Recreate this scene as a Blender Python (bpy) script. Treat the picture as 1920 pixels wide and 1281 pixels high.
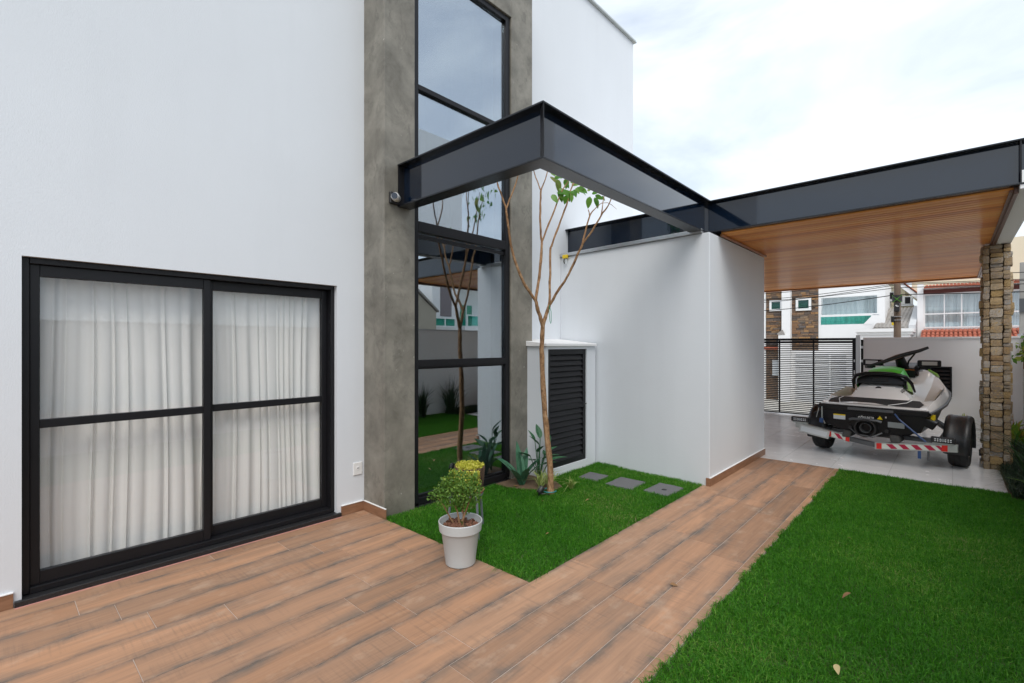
import bpy, bmesh, math, random
import numpy as np
from mathutils import Vector, Matrix

random.seed(7); RNG = np.random.default_rng(7)
for o in list(bpy.data.objects): bpy.data.objects.remove(o)
scene = bpy.context.scene
COL = scene.collection
PI = math.pi

# ------------------------------------------------------------------ camera, sky, sun, exposure
cam_d = bpy.data.cameras.new('Camera'); cam = bpy.data.objects.new('Camera', cam_d); COL.objects.link(cam)
cam.location = (0, 0, 1.55); cam.rotation_euler = (math.radians(90), 0, math.radians(42.52))
cam_d.sensor_width = 36.0; cam_d.lens = 898.6 / 1920 * 36; cam_d.shift_y = 6.5 / 1920
cam_d.clip_start = 0.05; cam_d.clip_end = 2000
scene.camera = cam

SUN_EL, SUN_AZ = 52.0, -138.0          # degrees above the horizon; compass angle from +Y towards -X
world = bpy.data.worlds.new('World'); scene.world = world; world.use_nodes = True
wn = world.node_tree.nodes; wl = world.node_tree.links; wn.clear()
wo = wn.new('ShaderNodeOutputWorld'); wb = wn.new('ShaderNodeBackground'); wl.new(wb.outputs[0], wo.inputs[0])
sky = wn.new('ShaderNodeTexSky'); sky.sky_type = 'NISHITA'; sky.sun_disc = False
sky.sun_elevation = math.radians(SUN_EL); sky.sun_rotation = math.radians(-SUN_AZ)
sky.altitude = 10; sky.air_density = 1.0; sky.dust_density = 2.0; sky.ozone_density = 1.5
wtc = wn.new('ShaderNodeTexCoord'); wmap = wn.new('ShaderNodeMapping'); wmap.inputs['Scale'].default_value = (1.0, 1.0, 2.6)
wl.new(wtc.outputs['Generated'], wmap.inputs[0])
wz = wn.new('ShaderNodeTexNoise'); wz.inputs['Scale'].default_value = 2.2; wz.inputs['Detail'].default_value = 9; wz.inputs['Roughness'].default_value = 0.55; wz.inputs['Distortion'].default_value = 0.4
wl.new(wmap.outputs[0], wz.inputs['Vector'])
wr = wn.new('ShaderNodeValToRGB'); wr.color_ramp.elements[0].position = 0.36; wr.color_ramp.elements[0].color = (.56, .56, .56, 1); wr.color_ramp.elements[1].position = 0.60; wr.color_ramp.elements[1].color = (1, 1, 1, 1)
wl.new(wz.outputs['Fac'], wr.inputs[0])
wm = wn.new('ShaderNodeMix'); wm.data_type = 'RGBA'; wm.inputs[7].default_value = (6.3, 6.85, 7.45, 1)     # thin white overcast
wl.new(wr.outputs[0], wm.inputs[0]); wl.new(sky.outputs[0], wm.inputs[6]); wl.new(wm.outputs[2], wb.inputs[0])
wb.inputs[1].default_value = 0.1

sun_d = bpy.data.lights.new('Sun', 'SUN'); sun = bpy.data.objects.new('Sun', sun_d); COL.objects.link(sun)
sun_d.energy = 1.25; sun_d.angle = math.radians(38); sun_d.color = (1.0, .96, .9)
el, az = math.radians(SUN_EL), math.radians(SUN_AZ)
sdir = Vector((-math.sin(az) * math.cos(el), math.cos(az) * math.cos(el), math.sin(el)))
sun.rotation_euler = (-sdir).to_track_quat('-Z', 'Y').to_euler()
sun.location = sdir * 60

scene.view_settings.view_transform = 'Standard'; scene.view_settings.look = 'None'
scene.view_settings.gamma = 1.0; scene.view_settings.use_curve_mapping = False
scene.view_settings.exposure = 0.79
scene.render.engine = 'CYCLES'
scene.cycles.max_bounces = 14; scene.cycles.diffuse_bounces = 9; scene.cycles.glossy_bounces = 4
scene.cycles.transparent_max_bounces = 12; scene.cycles.caustics_reflective = False; scene.cycles.caustics_refractive = False

# ------------------------------------------------------------------ materials
MATS = {}
class NT:
    def __init__(s, name):
        s.m = bpy.data.materials.new(name); s.m.use_nodes = True
        s.n = s.m.node_tree.nodes; s.l = s.m.node_tree.links
        s.p = s.n['Principled BSDF']; s.o = s.n['Material Output']; MATS[name] = s.m
    def node(s, t, **kw):
        n = s.n.new('ShaderNode' + t)
        for k, v in kw.items():
            if k in n.inputs: n.inputs[k].default_value = v
            else: setattr(n, k, v)
        return n
    def link(s, a, b): s.l.new(a, b)
    def coord(s, kind='Object', scale=(1, 1, 1), rnd=False):
        tc = s.node('TexCoord'); mp = s.node('Mapping'); mp.inputs['Scale'].default_value = scale
        s.link(tc.outputs[kind], mp.inputs[0])
        if rnd:
            oi = s.node('ObjectInfo'); mu = s.node('Math', operation='MULTIPLY'); mu.inputs[1].default_value = 57.3
            cb = s.node('CombineXYZ'); s.link(oi.outputs['Random'], mu.inputs[0])
            for k in range(3): s.link(mu.outputs[0], cb.inputs[k])
            ad = s.node('VectorMath', operation='ADD'); s.link(tc.outputs[kind], ad.inputs[0]); s.link(cb.outputs[0], ad.inputs[1])
            s.link(ad.outputs[0], mp.inputs[0])
        return mp.outputs[0]
    def noise(s, vec, scale, detail=5, rough=.55, dist=0.):
        n = s.node('TexNoise'); n.inputs['Scale'].default_value = scale; n.inputs['Detail'].default_value = detail
        n.inputs['Roughness'].default_value = rough; n.inputs['Distortion'].default_value = dist
        s.link(vec, n.inputs['Vector']); return n.outputs['Fac']
    def ramp(s, fac, stops, interp='LINEAR'):
        r = s.node('ValToRGB'); r.color_ramp.interpolation = interp; e = r.color_ramp.elements
        while len(e) < len(stops): e.new(.5)
        for k, (p, c) in enumerate(stops):
            e[k].position = p
            e[k].color = (c, c, c, 1) if isinstance(c, (int, float)) else (*c, 1)
        s.link(fac, r.inputs[0]); return r.outputs[0]
    def mix(s, fac, a, b, mode='MIX'):
        m = s.node('Mix', data_type='RGBA', blend_type=mode)
        for k, v in ((0, fac), (6, a), (7, b)):
            if isinstance(v, bpy.types.NodeSocket): s.link(v, m.inputs[k])
            elif k == 0: m.inputs[0].default_value = v
            else: m.inputs[k].default_value = (*v, 1)
        return m.outputs[2]
    def bump(s, h, strength=.3, dist=.01):
        b = s.node('Bump'); b.inputs['Strength'].default_value = strength; b.inputs['Distance'].default_value = dist
        s.link(h, b.inputs['Height']); s.link(b.outputs[0], s.p.inputs['Normal']); return b
    def base(s, v):
        if isinstance(v, bpy.types.NodeSocket): s.link(v, s.p.inputs['Base Color'])
        else: s.p.inputs['Base Color'].default_value = (*v, 1)
    def set(s, **kw):
        for k, v in kw.items():
            k = {'rough': 'Roughness', 'metal': 'Metallic', 'spec': 'Specular IOR Level', 'coat': 'Coat Weight', 'coatr': 'Coat Roughness'}[k]
            if isinstance(v, bpy.types.NodeSocket): s.link(v, s.p.inputs[k])
            else: s.p.inputs[k].default_value = v

def simple(name, col, rough=.5, metal=0., var=.12, scale=6., bump=0., bscale=80., spec=.5, coat=0.):
    t = NT(name); v = t.coord('Object')
    n = t.noise(v, scale)
    d = tuple(c * (1 - var) for c in col); u = tuple(min(1, c * (1 + var)) for c in col)
    t.base(t.mix(n, d, u)); t.set(rough=rough, metal=metal, spec=spec, coat=coat)
    if bump: t.bump(t.noise(v, bscale, 4), bump, .004)
    return t.m

def plaster(name, col, bs=.35):
    t = NT(name); v = t.coord('Object')
    big = t.noise(v, .7, 5, .6); streak = t.noise(t.coord('Object', (2.2, 2.2, .25)), 2.0, 5)
    c1 = t.mix(t.ramp(big, [(.3, 0.), (.75, 1.)]), tuple(c * .955 for c in col), col)
    c2 = t.mix(t.ramp(streak, [(.52, 0.), (.8, .10)]), c1, tuple(c * .72 for c in col))
    t.base(c2); t.set(rough=.85, spec=.25)
    g1 = t.noise(t.coord('Object', (1, 1, .55)), 130, 3, .6); g2 = t.noise(v, 38, 3)
    t.bump(t.mix(.35, g1, g2), bs, .006)
    return t.m
plaster('plaster', (.71, .74, .775), .30); plaster('plaster_grey', (.55, .56, .57), .2); plaster('plaster_cream', (.72, .66, .50), .15)
plaster('plaster_smooth', (.83, .83, .83), .08); plaster('interior', (.50, .49, .47), .02)

t = NT('cement'); v = t.coord('Object'); a = t.noise(v, 3.2, 9, .66, .35); b = t.noise(t.coord('Object', (1, 1, .7)), 8.5, 9, .72, .5); d = t.noise(v, 1.0, 3)
c = t.ramp(a, [(.30, (.12, .112, .092)), (.5, (.19, .178, .15)), (.70, (.275, .258, .218))])
c = t.mix(t.ramp(b, [(.53, 0.), (.64, .5)]), c, (.10, .094, .08)); c = t.mix(t.ramp(d, [(.45, 0.), (.7, .35)]), c, (.30, .27, .225))
sp = t.noise(v, 26, 2); c = t.mix(t.ramp(sp, [(.74, 0.), (.76, .7)]), c, (.48, .46, .42))
t.base(c); t.set(rough=t.ramp(b, [(.3, .42), (.7, .68)]), spec=.4); t.bump(b, .18, .006)

t = NT('wood_tile'); v = t.coord('Object', (1, 1, 1), True)
vs = t.coord('Object', (10, .7, 1), True); vf = t.coord('Object', (70, 1.6, 1), True); vx = t.coord('Object', (1.6, 60, 1), True)
st = t.noise(vs, 1.3, 6, .6, 1.2); fn = t.noise(vf, 1.0, 5, .6); cr = t.noise(vx, 1.0, 4, .6); pat = t.noise(t.coord('Object', (2.2, 1, 1), True), 2.6, 4)
oi = t.node('ObjectInfo'); rv = t.ramp(oi.outputs['Random'], [(0., (.27, .155, .092)), (.2, (.42, .225, .128)), (.4, (.51, .275, .155)), (.6, (.45, .25, .148)), (.8, (.33, .195, .122)), (1., (.49, .285, .175))])
c = t.mix(t.ramp(st, [(.32, 0.), (.68, .65)]), rv, (.225, .14, .095))
c = t.mix(t.ramp(fn, [(.35, 0.), (.8, .4)]), c, (.50, .295, .185))
edge = t.node('TexCoord'); sx = t.node('SeparateXYZ'); t.link(edge.outputs['Object'], sx.inputs[0])
ab = t.node('Math', operation='ABSOLUTE'); t.link(sx.outputs[0], ab.inputs[0])
wob = t.noise(t.coord('Object', (3, 2.2, 1), True), 1.6, 6, .65); wa = t.node('Math', operation='MULTIPLY_ADD'); t.link(wob, wa.inputs[0]); wa.inputs[1].default_value = .20; t.link(ab.outputs[0], wa.inputs[2])
m2 = t.ramp(wa.outputs[0], [(.160, 0.), (.200, .30), (.238, .88)])
c = t.mix(m2, c, t.ramp(fn, [(.3, (.085, .08, .075)), (.7, (.17, .145, .125))]))
saw = t.node('Math', operation='MULTIPLY'); t.link(t.ramp(cr, [(.48, 0.), (.70, .42)]), saw.inputs[0]); t.link(t.ramp(pat, [(.47, 0.), (.60, 1.)]), saw.inputs[1])
lg = t.noise(t.coord('Object', (5, .5, 1), True), 1.7, 5, .6, .8); c = t.mix(t.ramp(lg, [(.53, 0.), (.70, .5)]), c, (.18, .14, .11))
c = t.mix(saw.outputs[0], c, (.155, .11, .085))
wear = t.noise(t.coord('Object', (1.4, .8, 1), True), 6, 6, .65); c = t.mix(t.ramp(wear, [(.56, 0.), (.72, .5)]), c, (.50, .36, .26))
t.base(c); t.set(rough=t.ramp(st, [(.3, .42), (.7, .58)]), spec=.24); t.bump(t.mix(.5, fn, cr), .10, .003)

t = NT('skirting_tile'); v = t.coord('Object', (2, 2, 14)); n = t.noise(v, 3, 6); t.base(t.ramp(n, [(.3, (.20, .10, .055)), (.7, (.31, .165, .095))])); t.set(rough=.4)
simple('grout', (.50, .41, .35), .9, var=.2, scale=30); simple('grout_grey', (.36, .36, .36), .9)
simple('soil', (.13, .085, .05), .95, var=.55, scale=40, bump=1., bscale=60); simple('thatch', (.06, .085, .025), .95, var=.5, scale=30, bump=.6, bscale=90); simple('earth', (.10, .085, .05), .95, var=.3, scale=4)
simple('asphalt', (.50, .48, .44), .9, var=.12, scale=3, bump=.4, bscale=150); simple('pavement', (.60, .58, .54), .85, var=.1, scale=5)
simple('black_alu', (.010, .010, .012), .40, var=.2, scale=3, spec=.28); simple('satin_black', (.012, .014, .018), .26, var=.1, spec=.4); simple('black_matt', (.008, .008, .009), .7, spec=.2)
simple('black_plastic', (.014, .014, .015), .42); simple('rubber', (.018, .018, .018), .75, bump=.3, bscale=60); simple('dark_foam', (.06, .06, .058), .9, bump=.5)
t = NT('gloss_black'); v = t.coord('Object', (1, 1, 1)); t.base((.003, .009, .022)); t.set(rough=.08, spec=.35, coat=1.); t.p.inputs['Coat Roughness'].default_value = .03; t.bump(t.noise(v, 1.1, 2), .035, .05)  # blue in the base colour stands in for a bluish sky reflection
t = NT('granite'); v = t.coord('Object'); n = t.noise(v, 260, 2, .7); t.base(t.ramp(n, [(.5, (.012, .012, .013)), (.72, (.05, .05, .053)), (.8, (.16, .16, .16))])); t.set(rough=.42); t.bump(n, .25, .002)
simple('paver', (.135, .135, .14), .9, var=.45, scale=90, bump=1., bscale=120)
simple('silver', (.62, .63, .64), .35, 1., var=.08); simple('galv', (.46, .48, .46), .45, .7, var=.12, scale=12); simple('grey_steel', (.10, .105, .11), .5, .4)
simple('grey_tube', (.16, .18, .20), .45); simple('blue_steel', (.02, .06, .17), .45); simple('white_plastic', (.78, .78, .77), .35, var=.03); simple('white_metal', (.80, .81, .81), .35, var=.03)
t = NT('porcelain'); v = t.coord('Object', (1, 1, 1), True); a = t.noise(v, 1.6, 6, .6, .5); t.base(t.ramp(a, [(.3, (.73, .735, .74)), (.7, (.80, .80, .80))])); t.set(rough=t.ramp(t.noise(v, 5, 4), [(.3, .16), (.7, .28)]), spec=.5)
t = NT('ceiling_wood'); v = t.coord('Object', (1, 1, 1), True); g = t.noise(t.coord('Object', (1.0, 26, 26), True), 1.6, 7, .62, 1.2); f2 = t.noise(t.coord('Object', (2.5, 120, 120), True), 1., 3)
oi = t.node('ObjectInfo'); rb = t.ramp(oi.outputs['Random'], [(0., (.56, .18, .04)), (.3, (.84, .33, .08)), (.65, (.90, .45, .14)), (1., (.70, .25, .06))])
c = t.mix(t.ramp(g, [(.35, 0.), (.7, .65)]), rb, (.64, .21, .05)); c = t.mix(t.ramp(f2, [(.4, 0.), (.75, .25)]), c, (.86, .46, .18))
kn = t.noise(t.coord('Object', (1.2, 5, 5), True), 4.5, 2); c = t.mix(t.ramp(kn, [(.80, 0.), (.83, .8)]), c, (.12, .045, .02))
t.base(c); t.set(rough=.45, spec=.05, coat=.16); t.p.inputs['Coat Roughness'].default_value = .14; t.bump(g, .03, .003)
simple('trim_wood', (.38, .15, .055), .35, var=.3, scale=20); simple('dark_trim', (.11, .045, .025), .4, var=.3, scale=12)

def glass(name, refl, tint, rough=0.0):
    t = NT(name); t.n.remove(t.p)
    tr = t.node('BsdfTransparent'); tr.inputs[0].default_value = (*tint, 1)
    gl = t.node('BsdfGlossy'); gl.inputs['Color'].default_value = (.88, .95, 1, 1); gl.inputs['Roughness'].default_value = rough
    lw = t.node('Fresnel', IOR=1.5); ge = t.node('NewGeometry'); io = t.node('Math', operation='MULTIPLY_ADD'); io.inputs[1].default_value = 1 / 1.5 - 1.5; io.inputs[2].default_value = 1.5; t.link(ge.outputs['Backfacing'], io.inputs[0]); t.link(io.outputs[0], lw.inputs['IOR']); mr = t.node('MapRange'); mr.inputs[1].default_value = .04; mr.inputs[2].default_value = 1; mr.inputs[3].default_value = refl; mr.inputs[4].default_value = 1
    t.link(lw.outputs[0], mr.inputs[0]); mx = t.node('MixShader'); t.link(mr.outputs[0], mx.inputs[0]); t.link(tr.outputs[0], mx.inputs[1]); t.link(gl.outputs[0], mx.inputs[2]); t.link(mx.outputs[0], t.o.inputs[0])
    return t.m
glass('glass_door', .045, (.985, .99, .988)); glass('glass_solar', .43, (.62, .65, .67)); glass('glass_green', .08, (.38, .82, .74)); glass('glass_far', .06, (.93, .96, .96))

def cloth(name, col, trans=.35):
    t = NT(name); v = t.coord('Object', (60, 60, 60)); t.base(t.mix(t.noise(t.coord('Object'), 4, 3), tuple(c * .94 for c in col), col)); t.set(rough=.9, spec=.1)
    td = t.node('BsdfTranslucent'); td.inputs[0].default_value = (*col, 1); mx = t.node('MixShader'); mx.inputs[0].default_value = trans
    t.link(t.p.outputs[0], mx.inputs[1]); t.link(td.outputs[0], mx.inputs[2]); t.link(mx.outputs[0], t.o.inputs[0]); t.bump(t.noise(v, 12, 2), .08, .002)
cloth('curtain', (.93, .92, .90), .05); cloth('curtain_grey', (.78, .81, .84), .1); cloth('sheer', (.62, .68, .74))

def leafmat(name, stops, rough=.45, trans=.25, attr=False, spec=.4, rnd=True):
    t = NT(name)
    if attr:
        at = t.node('Attribute', attribute_name='rnd'); f = at.outputs['Fac']
    else:
        oi = t.node('ObjectInfo'); f = oi.outputs['Random'] if rnd else t.noise(t.coord('Object'), 14, 4)
    c = t.ramp(f, stops)
    t.base(c); t.set(rough=rough, spec=spec)
    td = t.node('BsdfTranslucent'); t.link(c, td.inputs[0]); mx = t.node('MixShader'); mx.inputs[0].default_value = trans
    t.link(t.p.outputs[0], mx.inputs[1]); t.link(td.outputs[0], mx.inputs[2]); t.link(mx.outputs[0], t.o.inputs[0])
leafmat('grass', [(0., (.036, .165, .010)), (.3, (.062, .25, .014)), (.6, (.10, .33, .022)), (.8, (.17, .38, .042)), (.92, (.28, .40, .09)), (1., (.45, .40, .19))], .5, .45, True, .3)
leafmat('mondo', [(0., (.010, .026, .010)), (.6, (.020, .045, .018)), (.93, (.035, .065, .028)), (1., (.12, .15, .04))], .5, .15, True)
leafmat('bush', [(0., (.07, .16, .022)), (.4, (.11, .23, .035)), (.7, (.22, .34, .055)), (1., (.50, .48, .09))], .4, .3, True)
leafmat('lime', [(0., (.42, .44, .04)), (.6, (.62, .60, .08)), (1., (.74, .68, .16))], .5, .35, True)
leafmat('tree_leaf', [(0., (.07, .22, .02)), (.6, (.12, .30, .035)), (.85, (.19, .36, .06)), (1., (.26, .18, .07))], .35, .45)
leafmat('agave', [(.3, (.035, .13, .07)), (.7, (.09, .22, .13))], .4, .15, rnd=False); leafmat('strelitzia', [(.3, (.022, .09, .04)), (.7, (.055, .16, .07))], .35, .15, rnd=False)
leafmat('spider', [(0., (.22, .34, .06)), (1., (.48, .52, .20))], .5, .3, True); leafmat('croton', [(0., (.10, .30, .03)), (.6, (.30, .42, .04)), (.9, (.50, .46, .06)), (1., (.45, .12, .03))], .4, .35, True)
leafmat('tallgrass', [(0., (.012, .03, .01)), (1., (.04, .08, .025))], .5, .15, True)
leafmat('dead_leaf', [(0., (.22, .12, .05)), (.5, (.35, .20, .10)), (1., (.55, .45, .22))], .7, .1)
t = NT('bark'); v = t.coord('Object', (1, 1, .5)); a = t.noise(v, 34, 6, .65, .5); b = t.noise(t.coord('Object', (1, 1, 3.2)), 28, 3); c = t.ramp(a, [(.3, (.12, .065, .032)), (.55, (.36, .21, .11)), (.75, (.54, .39, .24))])
c = t.mix(t.ramp(b, [(.58, 0.), (.7, .5)]), c, (.14, .08, .045)); t.base(c); t.set(rough=.85, spec=.2); t.bump(a, .9, .01)
t = NT('fern_fibre'); v = t.coord('Object', (1, 1, .4)); a = t.noise(v, 45, 6, .7); t.base(t.ramp(a, [(.35, (.035, .02, .012)), (.65, (.13, .075, .045))])); t.set(rough=.95); t.bump(a, 1., .012)
simple('chips', (.17, .075, .045), .9, var=.6, scale=60, bump=1., bscale=50); simple('pot_grey', (.53, .555, .56), .45, var=.04, bump=.05); simple('terracotta', (.42, .17, .10), .8)
t = NT('stone'); oi = t.node('ObjectInfo'); v = t.coord('Object', (1, 1, 1), True)
cs = t.ramp(oi.outputs['Random'], [(0., (.34, .22, .12)), (.16, (.50, .40, .27)), (.32, (.56, .51, .44)), (.46, (.30, .23, .16)), (.6, (.60, .42, .19)), (.72, (.50, .50, .50)), (.84, (.44, .31, .19)), (1., (.62, .57, .49))])
n1 = t.noise(v, 9, 7, .65, .8); n2 = t.noise(v, 4, 4); c = t.mix(t.ramp(n1, [(.35, 0.), (.7, .7)]), cs, (.22, .15, .09)); c = t.mix(t.ramp(n2, [(.5, 0.), (.68, .6)]), c, (.56, .36, .13))
t.base(c); t.set(rough=.85, spec=.25); t.bump(n1, .9, .02)
simple('mortar', (.07, .055, .042), .95, bump=.8, bscale=30)
t = NT('slate_stone'); oi = t.node('ObjectInfo'); cs = t.ramp(oi.outputs['Random'], [(0., (.08, .075, .075)), (.3, (.20, .13, .085)), (.55, (.36, .18, .07)), (.75, (.14, .13, .13)), (.9, (.45, .25, .10)), (1., (.28, .22, .16))]); n1 = t.noise(t.coord('Object', (1, 1, 1), True), 12, 5); t.base(t.mix(t.ramp(n1, [(.35, 0.), (.7, .6)]), cs, (.11, .08, .06))); t.set(rough=.8); t.bump(n1, .6, .02)
t = NT('slate_far'); v = t.coord('Object', (2.2, 1, 8)); a = t.noise(v, 3.2, 3, .7); b = t.noise(t.coord('Object', (9, 1, 30)), 1.0, 3); t.base(t.mix(t.ramp(b, [(.4, 0.), (.6, .6)]), t.ramp(a, [(.3, (.09, .075, .065)), (.5, (.19, .125, .08)), (.68, (.33, .18, .08))]), (.085, .08, .08))); t.set(rough=.85); t.bump(b, .8, .03)
simple('clay_tile', (.36, .10, .055), .8, var=.45, scale=5); simple('grey_tile', (.30, .28, .26), .85, var=.3, scale=3); simple('red_paint', (.10, .022, .016), .6)
simple('pole_wood', (.15, .105, .075), .9, var=.35, scale=8); simple('concrete_pole', (.33, .32, .30), .9, var=.25, scale=3)
simple('yellow', (.70, .50, .02), .5); simple('green_twine', (.03, .30, .16), .6); simple('teal_hose', (.03, .20, .20), .5); simple('brown_metal', (.05, .03, .02), .5)
simple('ski_white', (.80, .78, .76), .25, var=.05, coat=.4); simple('ski_beige', (.58, .51, .465), .45, var=.06); simple('ski_green', (.03, .46, .015), .35, var=.08); simple('ski_lime', (.25, .50, .06), .35)
simple('ski_black', (.006, .006, .007), .34, var=.1, spec=.3); simple('ski_mat', (.018, .018, .019), .8, bump=.6, bscale=140); simple('ski_mirror', (.55, .5, .46), .05, 1.)
simple('tape_red', (.62, .02, .015), .35, var=.06); simple('tape_crimson', (.40, .012, .05), .35, var=.06); simple('tape_white', (.62, .66, .60), .4, var=.05); simple('orange', (.7, .2, .03), .4); simple('warn_yellow', (.75, .55, .0), .4, var=.03); simple('plate_grey', (.42, .43, .42), .5, var=.18, scale=18); simple('sticker', (.55, .58, .60), .5, var=.04); simple('plate_metal', (.28, .31, .32), .4, .6)
simple('pale_lens', (.60, .62, .64), .25, var=.03); simple('ink', (.015, .015, .016), .6, var=0.); simple('ink_white', (.75, .75, .74), .6, var=0.)
simple('beige_wall', (.40, .36, .29), .9, var=.1, scale=1.2); simple('mauve_wall', (.22, .19, .20), .9); simple('dark_room', (.035, .035, .036), .9); simple('hedge_trunk', (.10, .07, .045), .9)

simple('pink_mortar', (.50, .24, .20), .9, var=.25, scale=30)
simple('pad_brown', (.20, .12, .075), .45)

# ------------------------------------------------------------------ mesh helpers
class MB:
    def __init__(s): s.v = []; s.f = []; s.mi = []
    def add(s, vs, fs, mi=0):
        o = len(s.v); s.v += [tuple(p) for p in vs]; s.f += [tuple(i + o for i in f) for f in fs]; s.mi += [mi] * len(fs); return s
    def box(s, x0, x1, y0, y1, z0, z1, mi=0):
        return s.add([(x0, y0, z0), (x1, y0, z0), (x1, y1, z0), (x0, y1, z0), (x0, y0, z1), (x1, y0, z1), (x1, y1, z1), (x0, y1, z1)],
                     [(3, 2, 1, 0), (4, 5, 6, 7), (0, 1, 5, 4), (1, 2, 6, 5), (2, 3, 7, 6), (3, 0, 4, 7)], mi)
    def prism(s, poly, z0, z1, mi=0):            # poly counter-clockwise in plan
        n = len(poly); vs = [(x, y, z0) for x, y in poly] + [(x, y, z1) for x, y in poly]
        return s.add(vs, [tuple(reversed(range(n))), tuple(range(n, 2 * n))] + [(i, (i + 1) % n, n + (i + 1) % n, n + i) for i in range(n)], mi)
    def extrude(s, poly, axis, a0, a1, mi=0):    # poly in the two other axes
        n = len(poly)
        def P(u, w, a): return (a, u, w) if axis == 'x' else (u, a, w) if axis == 'y' else (u, w, a)
        vs = [P(u, w, a0) for u, w in poly] + [P(u, w, a1) for u, w in poly]
        return s.add(vs, [tuple(reversed(range(n))), tuple(range(n, 2 * n))] + [(i, (i + 1) % n, n + (i + 1) % n, n + i) for i in range(n)], mi)
    def tube(s, pts, rad, seg=8, mi=0, caps=True):
        pts = [Vector(p) for p in pts]; n = len(pts)
        rad = rad if isinstance(rad, (list, tuple)) else [rad] * n
        vs = []; prev = None
        for i, p in enumerate(pts):
            d = ((pts[min(i + 1, n - 1)] - p).normalized() + (p - pts[max(i - 1, 0)]).normalized())
            d = d.normalized() if d.length > 1e-6 else Vector((0, 0, 1))
            if prev is None: u = d.cross(Vector((0, 0, 1)) if abs(d.z) < .9 else Vector((1, 0, 0))).normalized()
            else: u = (prev - d * prev.dot(d)).normalized()
            prev = u; w = d.cross(u)
            vs += [p + (u * math.cos(2 * PI * k / seg) + w * math.sin(2 * PI * k / seg)) * rad[i] for k in range(seg)]
        fs = [(i * seg + k, i * seg + (k + 1) % seg, (i + 1) * seg + (k + 1) % seg, (i + 1) * seg + k) for i in range(n - 1) for k in range(seg)]
        if caps: fs += [tuple(reversed(range(seg))), tuple(range((n - 1) * seg, n * seg))]
        return s.add(vs, fs, mi)
    def lathe(s, prof, c=(0, 0, 0), seg=32, axis='z', mi=0, closed=False):
        vs = []; n = len(prof)
        for r, z in prof:
            for k in range(seg):
                a = 2 * PI * k / seg; u, w = r * math.cos(a), r * math.sin(a)
                q = (u, w, z) if axis == 'z' else (z, u, w) if axis == 'x' else (u, z, w)
                vs.append((q[0] + c[0], q[1] + c[1], q[2] + c[2]))
        fs = [(i * seg + k, i * seg + (k + 1) % seg, (i + 1) * seg + (k + 1) % seg, (i + 1) * seg + k) for i in range(n - 1) for k in range(seg)]
        if closed: fs += [((n - 1) * seg + k, (n - 1) * seg + (k + 1) % seg, (k + 1) % seg, k) for k in range(seg)]
        else: fs += [tuple(reversed(range(seg))), tuple(range((n - 1) * seg, n * seg))]
        return s.add(vs, fs, mi)
    def loft(s, secs, closed=False, caps=True, mi=0):
        m = len(secs[0]); vs = [p for sec in secs for p in sec]; k2 = m if closed else m - 1
        fs = [(i * m + k, i * m + (k + 1) % m, (i + 1) * m + (k + 1) % m, (i + 1) * m + k) for i in range(len(secs) - 1) for k in range(k2)]
        if caps: fs += [tuple(reversed(range(m))), tuple(range((len(secs) - 1) * m, len(secs) * m))]
        return s.add(vs, fs, mi)
    def mesh(s, name, mats):
        me = bpy.data.meshes.new(name); me.from_pydata(s.v, [], s.f); me.validate()
        for m in (mats if isinstance(mats, (list, tuple)) else [mats]): me.materials.append(MATS[m])
        if any(s.mi) and len(me.polygons) == len(s.mi):
            for p_, k_ in zip(me.polygons, s.mi): p_.material_index = k_
        bm = bmesh.new(); bm.from_mesh(me); bmesh.ops.recalc_face_normals(bm, faces=bm.faces); bm.to_mesh(me); bm.free()
        return me
    def build(s, name, mats, parent=None, loc=(0, 0, 0), rot=(0, 0, 0), smooth=False, bevel=0, bseg=2):
        me = s.mesh(name, mats)
        return link(name, me, parent, loc, rot, smooth, bevel, bseg)
def link(name, me, parent=None, loc=(0, 0, 0), rot=(0, 0, 0), smooth=False, bevel=0, bseg=2, scale=None):
    o = bpy.data.objects.new(name, me); COL.objects.link(o); o.parent = parent; o.location = loc; o.rotation_euler = rot
    if scale: o.scale = scale
    if smooth:
        me.polygons.foreach_set('use_smooth', [True] * len(me.polygons))
        try: me.set_sharp_from_angle(angle=math.radians(38))
        except Exception: pass
    if bevel:
        b = o.modifiers.new('bevel', 'BEVEL'); b.width = bevel; b.segments = bseg; b.limit_method = 'ANGLE'; b.angle_limit = math.radians(40)
    return o
def B(*a): return MB().box(*a)
def tag(o, label=None, cat=None, group=None, kind=None):
    if label: o['label'] = label
    if cat: o['category'] = cat
    if group: o['group'] = group
    if kind: o['kind'] = kind
    return o
def thing(name, loc=(0, 0, 0), label=None, cat=None, group=None, rotz=0, parent=None, kind=None):
    o = bpy.data.objects.new(name, None); COL.objects.link(o); o.location = loc; o.rotation_euler = (0, 0, rotz); o.empty_display_size = .1; o.parent = parent
    return tag(o, label, cat, group, kind)
def copy_tree(o, parent=None):
    c = o.copy(); COL.objects.link(c); c.parent = parent
    for ch in list(o.children): copy_tree(ch, c)
    return c
def local(pt, root): return tuple(Vector(pt) - Vector(root))
def text(name, s, size, mat, parent, loc, rot, align='CENTER', ext=.0006):
    cu = bpy.data.curves.new(name, 'FONT'); cu.body = s; cu.size = size; cu.align_x = align; cu.align_y = 'CENTER'; cu.extrude = ext
    tmp = bpy.data.objects.new(name + '_outline', cu); COL.objects.link(tmp); bpy.context.view_layer.update()
    me = bpy.data.meshes.new_from_object(tmp.evaluated_get(bpy.context.evaluated_depsgraph_get())); bpy.data.objects.remove(tmp); me.materials.clear(); me.materials.append(MATS[mat])
    o = bpy.data.objects.new(name, me); COL.objects.link(o); o.parent = parent; o.location = loc; o.rotation_euler = rot
    return o

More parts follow.
